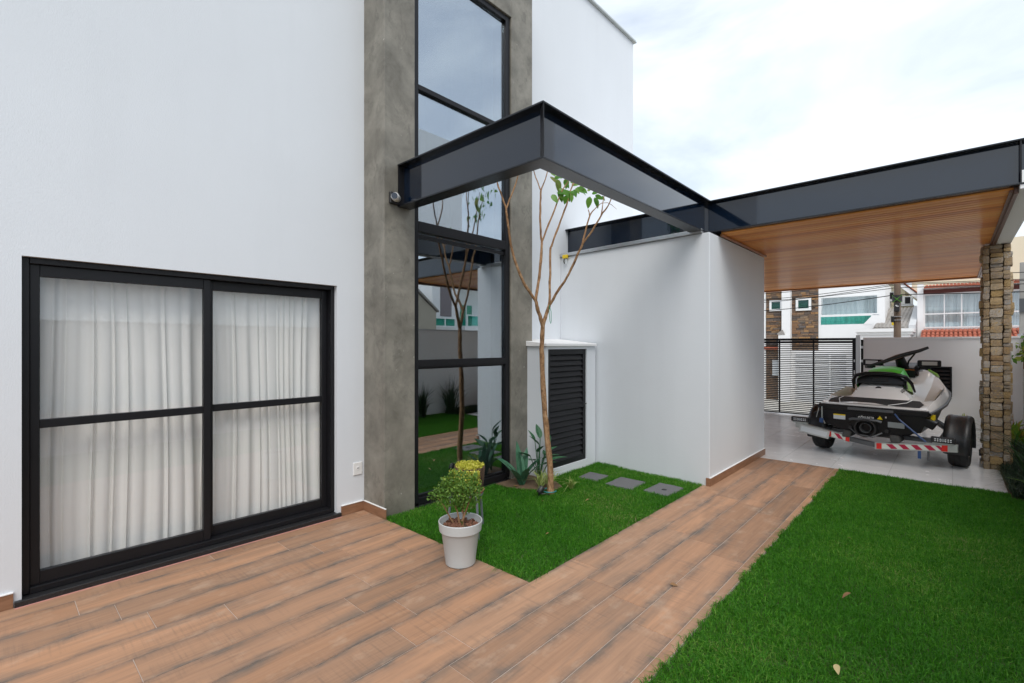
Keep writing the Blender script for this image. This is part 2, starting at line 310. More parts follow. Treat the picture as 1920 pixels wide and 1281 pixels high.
def blades(name, P, H, W, lean, mat, parent=None, kind=None, droop=.0, rv=None):
    """many curved grass blades as one mesh; P (n,3) roots"""
    n = len(P); a = RNG.uniform(0, 2 * PI, n); b = RNG.uniform(0, 2 * PI, n); l = np.abs(RNG.normal(0, 1, n)) * lean
    d = np.stack([np.cos(a), np.sin(a), np.zeros(n)], 1); w = np.stack([np.cos(b), np.sin(b), np.zeros(n)], 1)
    H = np.broadcast_to(H, n)[:, None]; W = np.broadcast_to(W, n)[:, None]; l = l[:, None]; up = np.array([[0, 0, 1.]])
    m = P + up * H * .55 + d * H * l * .35; tip = P + up * H * (1 - np.minimum(l * .35 + droop, .75)) + d * H * l * 1.1
    V = np.stack([P - w * W * .5, P + w * W * .5, m + w * W * .42, m - w * W * .42, tip], 1).reshape(-1, 3)
    me = bpy.data.meshes.new(name); me.vertices.add(n * 5); me.vertices.foreach_set('co', V.astype(np.float32).ravel())
    base = (np.arange(n) * 5)[:, None]; loops = np.concatenate([base + np.array([[0, 1, 2, 3]]), base + np.array([[3, 2, 4]])], 1).ravel()
    me.loops.add(n * 7); me.loops.foreach_set('vertex_index', loops.astype(np.int32)); me.polygons.add(n * 2)
    st = np.stack([np.arange(n) * 7, np.arange(n) * 7 + 4], 1).ravel(); me.polygons.foreach_set('loop_start', st.astype(np.int32))
    try: me.polygons.foreach_set('loop_total', np.tile([4, 3], n).astype(np.int32))
    except Exception: pass
    me.update(calc_edges=True); at = me.attributes.new('rnd', 'FLOAT', 'POINT'); at.data.foreach_set('value', np.repeat(RNG.uniform(0, 1, n) if rv is None else rv, 5).astype(np.float32))
    me.materials.append(MATS[mat]); o = bpy.data.objects.new(name, me); COL.objects.link(o); o.parent = parent
    if kind: o['kind'] = kind
    return o
def leaf_cloud(name, P, size, mat, parent=None, kind=None, rnd=None, elong=1.7):
    """many small folded leaves as one mesh"""
    n = len(P); z = RNG.uniform(-.3, 1, n); a = RNG.uniform(0, 2 * PI, n); r = np.sqrt(np.maximum(1 - z * z, 0)); N = np.stack([r * np.cos(a), r * np.sin(a), z], 1)
    T = np.cross(N, RNG.normal(0, 1, (n, 3))); T /= np.linalg.norm(T, axis=1)[:, None]; Bn = np.cross(N, T); s = (size * RNG.uniform(.6, 1.3, n))[:, None]
    V = np.stack([P - T * s * elong * .5, P + Bn * s * .5 + N * s * .16, P + T * s * elong * .5, P - Bn * s * .5 + N * s * .16], 1).reshape(-1, 3)
    me = bpy.data.meshes.new(name); base = np.arange(n) * 4
    fs = np.concatenate([np.stack([base, base + 1, base + 2], 1), np.stack([base, base + 2, base + 3], 1)]).tolist()
    me.from_pydata(V.tolist(), [], fs); at = me.attributes.new('rnd', 'FLOAT', 'POINT')
    at.data.foreach_set('value', np.repeat(RNG.uniform(0, 1, n) if rnd is None else rnd, 4).astype(np.float32)); me.materials.append(MATS[mat])
    o = bpy.data.objects.new(name, me); COL.objects.link(o); o.parent = parent
    if kind: o['kind'] = kind
    return o

# ------------------------------------------------------------------ the ground
tag(B(-60, 60, -60, 12.45, -.5, -.03).build('ground', 'earth'), kind='structure')
tag(B(-60, 60, 14.2, 400, -1.6, -.62).build('street', 'asphalt'), kind='structure')
tag(MB().extrude([(12.45, -.02), (12.45, -.9), (14.2, -.9), (14.2, -.5)], 'x', -30, 30).build('sidewalk', 'pavement'), kind='structure')
tag(MB().prism([(-4.06, 2.39), (-2.035, 2.39), (-2.035, 5.6), (-4.06, 5.6)], -.03, -.012).build('lawn_bed', 'thatch'), kind='structure')
tag(B(-1.025, .905, -4., 7.185, -.03, -.012).build('lawn', 'thatch'), kind='structure')

# deck and path of wood-look tiles
PITCH = .2365; X0 = -2.031
deck = tag(MB().prism([(-4.08, -3), (-1.03, -3), (-1.03, 2.385), (-2.031, 2.385), (-4.08, 2.385)], -.03, -.0035).build('deck', 'grout'), kind='structure')
path = tag(B(X0, -1.03, 2.386, 7.185, -.03, -.0035).build('path', 'grout'), kind='structure')
joint = {0: 1.67, 1: 1.505, 2: 2.61, 3: 2.435, 4: 1.2, -1: 1.49, -2: 1.664, -3: 1.47, -4: 1.664, -5: .95, -6: .62, -7: 1.69, -8: .35, -9: 1.1}
L = 1.185
def tiles():
    for k in range(-9, 5):
        xa = X0 + k * PITCH; xb = xa + PITCH
        xa = max(xa, -4.078); xb = min(xb, -1.03)
        if xb - xa < .02: continue
        y = joint.get(k, 1.0)
        while y > -3: y -= L
        ye_all = 7.185 if k >= 0 else 2.385
        while y < ye_all:
            ya, yb = max(y, -3), min(y + L, ye_all); y += L
            if yb - ya < .03: continue
            for sa, sb, par in ([(ya, yb, deck)] if yb <= 2.386 + .9 or k < 0 else [(ya, yb, path)]):
                g = .0019; w, l = xb - xa - 2 * g, sb - sa - 2 * g
                m = MB(); hb = .0018
                m.loft([[(-w/2, -l/2, -.02), (w/2, -l/2, -.02), (w/2, l/2, -.02), (-w/2, l/2, -.02)], [(-w/2, -l/2, -hb), (w/2, -l/2, -hb), (w/2, l/2, -hb), (-w/2, l/2, -hb)],
                        [(-w/2 + hb, -l/2 + hb, 0), (w/2 - hb, -l/2 + hb, 0), (w/2 - hb, l/2 - hb, 0), (-w/2 + hb, l/2 - hb, 0)]], closed=True)
                m.build('tile', 'wood_tile', par, ((xa + xb) / 2, (sa + sb) / 2, random.uniform(-.0006, .0006)))
tiles()

# driveway of large pale tiles
drive = tag(B(-4.1, .44, 7.19, 12.4, -.03, -.0035).build('driveway', 'grout_grey'), kind='structure')
xs = [-4.1, -3.98, -3.41, -2.84, -2.27, -1.70, -1.13, -.56, .01, .44]; ys = [7.19, 7.62, 8.77, 9.92, 11.07, 12.22, 12.4]
for i in range(len(xs) - 1):
    for j in range(len(ys) - 1):
        w, l = xs[i+1] - xs[i] - .005, ys[j+1] - ys[j] - .005
        B(-w/2, w/2, -l/2, l/2, -.02, 0).build('tile', 'porcelain', drive, ((xs[i] + xs[i+1]) / 2, (ys[j] + ys[j+1]) / 2, 0))

# ------------------------------------------------------------------ the house
house = thing('house', (-4.08, 2, 0), 'two-storey white rendered house with a concrete window frame', 'house')
hl = (-4.08, 2, 0)
def hp(mb, name, mats, parent=house, **k):                 # world-coordinate mesh as a part of the house
    mb.v = [(x + 4.08, y - 2, z) for x, y, z in mb.v]; return mb.build(name, mats, parent, **k)
W0, W1 = -4.30, -4.08
m = MB().box(W0, W1, -3.5, .13, -.05, 6.8).box(W0, W1, .13, 2.117, 2.083, 6.8).box(W0, W1, 2.117, 2.72, -.05, 6.8).box(W0, W1, 2.72, 4.08, 5.33, 6.8).box(W0, W1, 4.08, 7.564, -.05, 6.8)
m.box(-10.5, W0, 7.344, 7.564, -.05, 6.8).box(-10.5, -10.3, -3.5, 7.344, -.05, 6.8).box(-10.3, W0, -3.5, -3.3, -.05, 6.8)
hp(m, 'wall', 'plaster')
hp(MB().box(-10.3, W0, -3.3, 7.344, 6.35, 6.5), 'roof', 'plaster_smooth')
hp(MB().box(-10.3, W0, -3.3, 7.344, -.04, 0.0), 'interior_floor', 'interior')
hp(MB().box(-10.25, W0 - .01, 2.25, 2.35, .005, 6.34).box(-7.6, -7.5, 2.36, 7.34, .005, 6.34), 'interior_wall', 'interior')
hp(MB().extrude([(W0 - .05, 6.802), (W1 + .045, 6.802), (W1 + .045, 6.80 + .012), (W1 + .03, 6.85), (W0 - .05, 6.86)], 'y', -3.5, 7.61), 'roof_coping', 'galv')
# burnt-cement portal round the tall window
F0, F1 = -4.082, -3.74
hp(MB().box(F0, F1, 2.385, 2.72, -.04, 6.25), 'cement_pier', 'cement', bevel=.006); hp(MB().box(F0, F1, 4.07, 4.442, -.04, 6.25), 'cement_pier', 'cement', bevel=.006)
hp(MB().box(F0, F1 - .001, 2.72, 4.07, 5.33, 6.25), 'cement_lintel', 'cement', bevel=.004)
# tall window
tw = thing('window', local((-3.80, 3.4, 0), hl), parent=house); tw['label'] = 'tall dark-framed window with four panes one above another'
def twp(mb, name, mat, **k): mb.v = [(x + 3.80, y - 3.4, z) for x, y, z in mb.v]; return mb.build(name, mat, tw, **k)
for (ya, yb, za, zb) in [(2.721, 2.781, .03, 5.329), (4.0, 4.069, .03, 5.329)]: twp(B(-3.86, -3.765, ya, yb, za, zb), 'frame', 'black_alu', bevel=.004)
for z, hh in ((5.299, .06), (4.028, .05), (2.69, .10), (1.37, .07), (.045, .07)): twp(B(-3.86, -3.765, 2.7815, 3.9995, z - hh / 2, z + hh / 2), 'rail', 'black_alu', bevel=.004)
for z, hh in ((2.60, .035), (1.325, .02), (.095, .02)): twp(B(-3.84, -3.785, 2.782, 3.9992, z - hh / 2, z + hh / 2), 'glazing_bead', 'black_alu')
for za, zb in ((4.055, 5.268), (2.742, 4.002), (1.407, 2.638), (.082, 1.333)): twp(B(-3.806, -3.80, 2.783, 3.998, za, zb), 'pane', 'glass_solar')
hp(MB().box(-4.06, -3.745, 2.722, 4.068, -.03, .008), 'window_sill', 'granite')
# sliding door
sd = thing('sliding_door', local((-4.16, 1.12, 0), hl), parent=house); sd['label'] = 'black-framed sliding glass door with two leaves'
def sdp(mb, name, mat, **k): mb.v = [(x + 4.16, y - 1.12, z) for x, y, z in mb.v]; return mb.build(name, mat, sd, **k)
sdp(B(-4.26, -4.125, .131, .165, .04, 2.082), 'jamb', 'black_alu', bevel=.003); sdp(B(-4.26, -4.125, 2.082, 2.116, .04, 2.082), 'jamb', 'black_alu', bevel=.003)
sdp(B(-4.26, -4.118, .1655, 2.0815, 2.045, 2.082), 'header', 'black_alu', bevel=.003); sdp(B(-4.26, -4.118, .1655, 2.0815, .036, .075), 'track', 'black_alu', bevel=.003)
for (a, b, x) in ((.166, 1.135, -4.145), (1.118, 2.081, -4.20)):
    lf = thing('door_leaf', (x + 4.16, (a + b) / 2 - 1.12, 0), parent=sd)
    def lp(mb, name, mat): mb.v = [(q[0], q[1] - (a + b) / 2, q[2]) for q in mb.v]; o = mb.build(name, mat, lf, bevel=.003); return o
    st = .045 if x > -4.17 else .048
    lp(B(-.045, 0, a, a + st, .076, 2.044), 'stile', 'black_alu'); lp(B(-.045, 0, b - st, b, .076, 2.044), 'stile', 'black_alu')
    for z0, z1 in ((1.972, 2.044), (1.035, 1.088), (.076, .155)): lp(B(-.043, -.003, a + st, b - st, z0, z1), 'rail', 'black_alu')
    for z0, z1 in ((1.0885, 1.9715), (.1555, 1.0345)): mb = B(-.026, -.02, a + st, b - st, z0, z1); mb.v = [(q[0], q[1] - (a + b) / 2, q[2]) for q in mb.v]; mb.build('pane', 'glass_door', lf)
hp(MB().box(-4.299, -4.055, .10, 2.15, -.02, .035), 'door_sill', 'granite', bevel=.004)
hp(MB().box(-4.0545, -4.040, .10, 2.15, -.002, .0025), 'mortar_line', 'pink_mortar')
# brown skirting tiles
hp(MB().box(-4.0795, -4.068, -3.4, .095, 0.001, .088), 'skirting', 'skirting_tile'); hp(MB().box(-4.0795, -4.068, 2.155, 2.373, 0.001, .088), 'skirting', 'skirting_tile'); hp(MB().box(-4.067, -3.70, 2.373, 2.3845, 0.001, .088), 'skirting', 'skirting_tile')
for a_ in ((-4.0795, -4.064, -3.4, .095, .0885, .094), (-4.0795, -4.064, 2.155, 2.37, .0885, .094), (-4.064, -3.698, 2.37, 2.3845, .0885, .094)): hp(B(*a_), 'grout_cap', 'plaster_smooth')

# curtains
def curtain(name, x, y0, y1, z0, z1, mat, label, amp=.035, folds=11, seed=1, group=None, axis='y', edge=.0):
    r = random.Random(seed); n = int((y1 - y0) / .008); ph = []; a = 0
    ws = [r.choice((.35, .5, .8, 1.3, 1.9)) * r.uniform(.8, 1.2) for _ in range(folds)]; tot = sum(ws); acc = 0; knots = [0]
    for w in ws: acc += w / tot; knots.append(acc)
    am = [r.uniform(.35, 1.2) * amp for _ in range(folds)]
    nz = 14; m = MB(); vs = []
    for j in range(nz + 1):
        tz = j / nz
        for i in range(n + 1):
            u = i / n; k = 0
            while k < folds - 1 and u > knots[k + 1]: k += 1
            loc = (u - knots[k]) / (knots[k + 1] - knots[k]); s_ = max(0., math.sin(PI * min(max(loc, 0), 1))); wv = (s_ ** .8) * am[k] * (1 if k % 2 else -1)
            wv *= .55 + .45 * (1 - tz) + .1 * math.sin(9 * u + 3 * tz + seed); sway = .012 * math.sin(4.2 * tz + 5 * u + seed)
            yy = y0 + (y1 - y0) * u + sway + edge * (1 - tz) ** 2 * max(0, .12 - u) * 4; z = z0 + (z1 - z0) * tz + (.006 * math.sin(23 * u) if j == 0 else 0)
            vs.append((wv, yy - (y0 + y1) / 2, z) if axis == 'y' else (yy - (y0 + y1) / 2, wv, z))
    N = n + 1; fs = [(j * N + i, j * N + i + 1, (j + 1) * N + i + 1, (j + 1) * N + i) for j in range(nz) for i in range(n)]
    m.add(vs, fs); o = m.build(name, mat, None, (x, (y0 + y1) / 2, 0) if axis == 'y' else ((y0 + y1) / 2, x, 0), smooth=True)
    return tag(o, label, 'curtain', group)
curtain('curtain', -4.318, .10, 1.14, .05, 2.12, 'curtain', 'white gathered curtain behind the left leaf of the sliding door', .019, 27, 3, 'white curtains of the sliding door', edge=.10)
curtain('curtain', -4.315, 1.12, 2.16, .05, 2.12, 'curtain', 'white gathered curtain behind the right leaf of the sliding door', .019, 30, 5, 'white curtains of the sliding door')
curtain('curtain', -4.02, 2.76, 4.05, 2.66, 5.32, 'sheer', 'pale sheer curtain behind the upper panes of the tall window', .015, 19, 8)

sk = thing('wall_socket', (-4.079, 2.318, .40), 'white wall socket beside the cement pier', 'socket')
B(0, .009, -.044, .044, -.058, .058).build('cover_plate', 'white_plastic', sk, bevel=.004)
MB().lathe([(.018, .0), (.018, .0105), (.014, .0105)], (0, 0, 0), 6, 'x').build('socket', 'white_metal', sk, (.001, 0, .005)); B(.0112, .0116, -.012, .012, -.003, .003).build('socket_hole', 'ink', sk, (.0, .0, .005))

sc = thing('security_camera', (-3.738, 2.485, 2.879), 'small black and white security camera on the cement pier', 'camera')
B(0, .03, -.055, .055, -.055, .055).build('base_plate', 'black_plastic', sc, bevel=.012, bseg=3)
q = MB().lathe([(.030, 0), (.036, .01), (.036, .085), (.030, .095)], (0, 0, 0), 20, 'y').build('housing', 'white_plastic', sc, (.075, -.04, .002), (0, 0, math.radians(42)), smooth=True)
MB().lathe([(.028, 0), (.028, .01), (.02, .014)], (0, 0, 0), 20, 'y').build('lens', 'gloss_black', q, (0, -.009, 0), smooth=True)
MB().tube([(.02, 0, 0), (.07, -.01, .0)], .014).build('arm', 'black_plastic', sc)

# ------------------------------------------------------------------ annex, meter cabinet
AX = (-1.955, 5.335, 0)
annex = thing('annex', AX, 'low white rendered annex block under the black roof edge', 'building')
def part(root, rl, mb, name, mats, parent=None, **k):
    mb.v = [(x - rl[0], y - rl[1], z - rl[2]) for x, y, z in mb.v]; return mb.build(name, mats, parent or root, **k)
part(annex, AX, MB().prism([(-4.079, 5.47), (-1.955, 5.335), (-1.955, 7.42), (-4.079, 7.42)], -.04, 2.79), 'wall', 'plaster', bevel=.006)
part(annex, AX, MB().prism([(-4.078, 5.445), (-2.03, 5.315), (-2.03, 5.36), (-4.078, 5.49)], 2.791, 2.835), 'drip_flashing', 'silver', bevel=.004)
part(annex, AX, MB().prism([(-4.078, 5.49), (-2.03, 5.36), (-2.03, 5.64), (-4.078, 5.64)], 2.791, 2.80), 'flashing_tray', 'silver')
part(annex, AX, B(-1.9545, -1.942, 5.325, 7.43, .001, .088), 'skirting', 'skirting_tile'); part(annex, AX, B(-1.99, -1.9425, 5.324, 5.3365, -.01, .088), 'skirting', 'skirting_tile')
part(annex, AX, B(-1.9545, -1.939, 5.322, 7.43, .0885, .094), 'grout_cap', 'plaster_smooth')
t_ = thing('tape_roll', (-3.966, 5.44, 2.772), 'small yellow plastic case hung under the annex flashing', 'case')
B(-.045, .035, -.03, .012, -.015, .035).build('case', 'yellow', t_, bevel=.008); MB().tube([(-.02, -.01, -.015), (-.03, -.012, -.05), (-.015, -.015, -.085)], .006).build('hook', 'black_plastic', t_); B(.0, .022, -.012, -.006, -.10, -.02).build('strap', 'sticker', t_)

CX = (-3.46, 4.86, 0)
cab = thing('meter_cabinet', CX, 'white masonry cabinet with black louvred metal door in the corner', 'cabinet')
part(cab, CX, MB().box(-3.745, -3.60, 4.35, 5.40, -.04, 1.535).box(-3.60, -3.46, 4.35, 4.396, -.04, 1.535).box(-3.60, -3.46, 5.197, 5.40, -.04, 1.535).box(-3.60, -3.46, 4.396, 5.197, -.04, .085).box(-3.60, -3.46, 4.396, 5.197, 1.50, 1.535).box(-4.079, -3.745, 4.445, 5.44, -.04, 1.535), 'wall', 'plaster')
part(cab, CX, MB().loft([[(-4.078, 4.444, 1.5355), (-4.078, 5.44, 1.5355), (-4.078, 5.44, 1.63), (-4.078, 4.444, 1.63)], [(-3.745, 4.444, 1.5355), (-3.745, 5.43, 1.5355), (-3.745, 5.43, 1.60), (-3.745, 4.444, 1.60)]], closed=True)
     .loft([[(-3.738, 4.32, 1.5355), (-3.738, 5.42, 1.5355), (-3.738, 5.42, 1.598), (-3.738, 4.32, 1.598)], [(-3.425, 4.32, 1.5355), (-3.425, 5.38, 1.5355), (-3.425, 5.38, 1.568), (-3.425, 4.32, 1.568)]], closed=True), 'cap', 'plaster_smooth', bevel=.004)
dr = thing('louvre_door', local((-3.475, 4.80, .79), CX), parent=cab); dr['label'] = 'black louvred metal door'
DL = (-3.475, 4.80, .79)
for a in ((-3.51, -3.475, 4.398, 4.455, .087, 1.498), (-3.51, -3.475, 5.135, 5.195, .087, 1.498), (-3.51, -3.475, 4.4555, 5.1345, .087, .15), (-3.51, -3.475, 4.4555, 5.1345, 1.435, 1.498), (-3.51, -3.475, 4.4555, 5.1345, .76, .825)):
    part(dr, DL, B(*a), 'frame', 'black_alu', bevel=.004)
for z0, z1 in ((.15, .76), (.825, 1.435)):
    n = 9
    for i in range(n):
        z = z0 + (i + .5) * (z1 - z0) / n
        part(dr, DL, MB().extrude([(-3.505, z + .034), (-3.508, z + .028), (-3.482, z - .036), (-3.478, z - .030)], 'y', 4.456, 5.134), 'slat', 'black_alu')
part(dr, DL, B(-3.53, -3.516, 4.40, 5.19, .09, 1.49), 'back_panel', 'black_matt'); part(dr, DL, MB().tube([(-3.474, 5.165, .80), (-3.45, 5.165, .80), (-3.45, 5.10, .80)], .007).tube([(-3.475, 5.165, .745), (-3.468, 5.165, .745)], .014, 12), 'handle', 'black_plastic')

# ------------------------------------------------------------------ black steel beams and the carport roof
ZB, ZT, FW = 2.812, 3.203, .014
PB = (-2.10, 2.6, 2.812)
pg = thing('pergola_beam', PB, 'glossy black steel beam turning a corner above the small lawn', 'beam')
# flanges are mitred L-shapes in plan: outer edge Y=2.525 / X=-2.03, inner edge 0.14 back
Lp = [(-3.739, 2.525), (-2.03, 2.525), (-2.03, 5.572), (-2.17, 5.572), (-2.17, 2.665), (-3.739, 2.665)]
part(pg, PB, MB().prism(Lp, ZT - FW, ZT), 'top_flange', 'satin_black', bevel=.002); part(pg, PB, MB().prism(Lp, ZB, ZB + FW), 'bottom_flange', 'satin_black', bevel=.002)
part(pg, PB, B(-3.739, -2.095, 2.592, 2.598, ZB + FW, ZT - FW), 'web', 'gloss_black'); part(pg, PB, B(-2.103, -2.097, 2.5985, 5.572, ZB + FW, ZT - FW), 'web', 'gloss_black')
part(pg, PB, B(-3.7395, -3.728, 2.53, 2.66, ZB + FW, ZT - FW), 'end_plate', 'black_alu')
part(pg, PB, MB().prism([(-2.112, 2.594), (-2.036, 2.531), (-2.031, 2.531), (-2.031, 2.537), (-2.100, 2.600)], ZB + FW, ZT - FW), 'corner_plate', 'black_alu')

CR = (-2.0, 5.573, 2.812)
cp = thing('carport', CR, 'carport roof with black steel edge and varnished timber ceiling', 'carport')
part(cp, CR, B(-4.078, .53, 5.573, 5.713, ZT - FW, ZT), 'top_flange', 'satin_black', bevel=.002); part(cp, CR, B(-4.078, .53, 5.573, 5.713, 2.836, 2.836 + FW), 'bottom_flange', 'satin_black', bevel=.002)
part(cp, CR, B(-4.078, .53, 5.64, 5.646, 2.85, ZT - FW), 'web', 'gloss_black')
part(cp, CR, B(.405, .415, 5.577, 5.7, 2.85, ZT - FW), 'stiffener', 'black_alu')
part(cp, CR, MB().box(-4.078, -2.0, 5.72, 12.45, 2.95, 3.12).box(-2.0, .54, 5.72, 12.45, 2.95, 3.12), 'roof_slab', 'plaster_smooth')
part(cp, CR, B(.405, .54, 5.58, 12.45, 2.80, 2.949), 'edge_beam', 'plaster_smooth', bevel=.004)
part(cp, CR, B(-4.07, .404, 12.44, 12.50, 2.80, 3.12), 'back_fascia', 'trim_wood')
bw = .0985; y = 5.66; k = 0; shared = {}
while y < 12.43:
    y2 = min(y + bw, 12.435); xa = -1.94 if y2 < 7.44 else -4.06
    key = (xa, round(y2 - y, 4))
    if key not in shared:
        w = y2 - y; l = .375 - xa
        shared[key] = MB().extrude([(-w/2 + .004, .016), (-w/2 + .004, .006), (-w/2 + .010, 0), (w/2 - .008, 0), (w/2 - .004, .005), (w/2 - .004, .016)], 'x', -l/2, l/2).mesh('ceiling_board', 'ceiling_wood')
    link('ceiling_board', shared[key], cp, local(((xa + .375) / 2, (y + y2) / 2, 2.822 + random.uniform(0, .0012)), CR)); y += bw; k += 1
part(cp, CR, B(-4.06, .40, 5.65, 12.43, 2.842, 2.945), 'ceiling_batten', 'dark_trim')
part(cp, CR, B(-1.9535, -1.925, 5.66, 7.43, 2.792, 2.82), 'ceiling_trim', 'trim_wood', bevel=.004); part(cp, CR, B(-4.06, .375, 12.40, 12.438, 2.795, 2.82), 'ceiling_trim', 'trim_wood', bevel=.004)
part(cp, CR, MB().box(.376, .404, 5.66, 12.43, 2.785, 2.84).box(.352, .376, 5.66, 12.43, 2.80, 2.8215), 'ceiling_trim', 'dark_trim', bevel=.004)

# ------------------------------------------------------------------ stone pillar
SP = (.415, 8.57, 0)
pil = thing('stone_pillar', SP, 'rough ochre stone pillar holding the carport roof', 'pillar')
B(-.095, .095, -.10, .10, 0, 2.795).build('core', 'mortar', pil)
def stone_mesh(r):
    m = MB(); m.box(-.5, .5, -.5, .5, -.5, .5); me = m.mesh('stone', 'stone'); bm = bmesh.new(); bm.from_mesh(me)
    bmesh.ops.subdivide_edges(bm, edges=bm.edges, cuts=1, use_grid_fill=True)
    for v_ in bm.verts:
        n_ = sum(abs(c) > .49 for c in v_.co); f_ = {3: .90, 2: .965, 1: 1.05}.get(n_, 1)
        v_.co *= f_; v_.co += Vector((r.uniform(-.05, .05), r.uniform(-.05, .05), r.uniform(-.06, .06)))
    bm.to_mesh(me); bm.free(); return me
SM = [stone_mesh(random.Random(i)) for i in range(14)]
def put_stone(cx, cy, cz, sx, sy, sz): link('stone', random.choice(SM), pil, (cx, cy, cz), (random.uniform(-.03, .03), random.uniform(-.03, .03), random.uniform(-.04, .04)), scale=(sx, sy, sz))
def column(xa, xb, hmin, hmax, face):
    z = 0.0
    while z < 2.78:
        hh = min(random.uniform(hmin, hmax), 2.795 - z)
        if 2.795 - z - hh < .03: hh = 2.795 - z
        pr = random.uniform(-.012, .018); g = random.uniform(.001, .008)
        if face == 'front': put_stone((xa + xb) / 2 + random.uniform(-.004, .004), -.112 - pr, z + hh / 2, xb - xa - g, .06, hh - g)
        elif face == 'left': put_stone(-.108 - pr, (xa + xb) / 2, z + hh / 2, .055, xb - xa - g, hh - g)
        elif face == 'right': put_stone(.108 + pr, (xa + xb) / 2, z + hh / 2, .055, xb - xa - g, hh - g)
        else: put_stone((xa + xb) / 2, .115 + pr, z + hh / 2, xb - xa - g, .05, hh - g)
        z += hh
column(-.062, .055, .035, .115, 'front'); column(-.122, -.063, .035, .10, 'front'); column(.056, .12, .035, .10, 'front')
column(-.08, .13, .04, .12, 'left'); column(-.08, .13, .06, .16, 'right'); column(-.1, .1, .08, .2, 'back')
part(pil, SP, B(.292, .312, 8.44, 8.70, 2.796, 2.80), 'top_trim', 'trim_wood')
B(-.155, -.13, .0, .06, .13, .21).build('junction_box', 'black_plastic', pil, bevel=.004)

# ------------------------------------------------------------------ gate, street wall, boundary wall
GY = 12.0
gt = thing('sliding_gate', (-2.9, GY, 0), 'black slatted metal driveway gate', 'gate')
def gp(mb, name, mat, **k): return part(gt, (-2.9, GY, 0), mb, name, mat, **k)
for xa, xb in ((-1.50, -1.44), (-2.86, -2.835), (-2.20, -2.175), (-3.52, -3.495), (-4.06, -4.0)): gp(B(xa, xb, GY - .02, GY + .02, .03, 1.665), 'stile', 'black_alu')
gp(B(-4.0, -1.50, GY - .02, GY + .02, 1.60, 1.635), 'top_rail', 'black_alu'); gp(B(-4.06, -1.44, GY + .025, GY + .06, 1.645, 1.675), 'guide_rail', 'black_alu'); gp(B(-4.06, -1.42, GY - .03, GY + .02, 1.672, 1.695), 'guide_rail', 'black_alu'); gp(B(-4.0, -1.50, GY - .02, GY + .02, .03, .055), 'bottom_rail', 'black_alu')
sl = B(-1.25, 1.25, -.011, .011, -.0095, .0095).mesh('slat', 'black_alu')
n = 38
for i in range(n): link('slat', sl, gt, (.15, .0, .075 + i * (1.52 / (n - 1))))
gp(MB().box(-1.475, -1.455, GY - .035, GY - .02, .95, 1.03).box(-1.475, -1.455, GY - .035, GY - .02, 1.2, 1.25), 'lock', 'silver')
tag(B(-.035, .035, -.03, .03, 0, 1.75).build('gate_post', 'silver', None, (-1.40, GY - .05, 0), bevel=.004), 'slim silver post at the gate end', 'post')
SWP = (-.25, 12.05, 0)
sw = thing('street_wall', SWP, 'white rendered wall between the gate and the boundary wall', 'wall')
part(sw, SWP, B(-1.315, .905, 11.97, 12.12, -.04, 1.665), 'wall', 'plaster_smooth'); part(sw, SWP, B(-1.32, .905, 11.95, 12.14, 1.6655, 1.70), 'coping', 'plaster_smooth', bevel=.004)
part(sw, SWP, MB().box(-1.36, -1.32, 11.98, 12.06, 0, .55).box(-1.36, -1.32, 11.98, 12.06, .62, 1.20).box(-1.36, -1.32, 11.98, 12.06, 1.25, 1.48).box(-1.36, -1.32, 11.98, 12.06, 1.53, 1.66), 'guide_post', 'black_alu'); part(sw, SWP, MB().box(-1.36, -1.32, 11.97, 12.07, 1.20, 1.25).box(-1.36, -1.32, 11.97, 12.07, 1.48, 1.53), 'guide_bracket', 'silver')
BW = (.91, 3, 0)
bwall = thing('boundary_wall', BW, 'long white garden wall along the right side of the lawn', 'wall')
part(bwall, BW, MB().box(.91, 1.06, -4.5, 9.6, -.05, 1.87).box(.91, 1.06, 9.6, 12.9, -.05, 1.72), 'wall', 'plaster_smooth'); part(bwall, BW, MB().box(.90, 1.07, -4.5, 9.6, 1.8705, 1.90).box(.90, 1.07, 9.6, 12.9, 1.7205, 1.75), 'coping', 'plaster_grey')
part(bwall, BW, B(-6, 1.06, -4.65, -4.5, -.05, 2.2), 'wall', 'plaster_smooth')
part(bwall, BW, MB().box(.895, .909, 9.0, 9.06, 1.02, 1.12), 'switch_plate', 'mauve_wall')
LB = (-.21, 11.90, .88)
lb = thing('louvre_box', LB, 'black louvred meter box on the street wall', 'meter box')
for a in ((-.425, .008, 11.85, 11.969, 1.125, 1.15), (-.425, .008, 11.85, 11.969, .60, .625), (-.425, -.40, 11.85, 11.969, .625, 1.125), (-.017, .008, 11.85, 11.969, .625, 1.125)): part(lb, LB, B(*a), 'frame', 'black_alu', bevel=.003)
part(lb, LB, B(-.40, -.017, 11.94, 11.968, .625, 1.125), 'back_panel', 'black_matt')
for i in range(7): z = .665 + i * .0705; part(lb, LB, MB().extrude([(11.853, z - .03), (11.858, z - .034), (11.90, z + .022), (11.895, z + .027)], 'x', -.399, -.018), 'slat', 'black_alu')

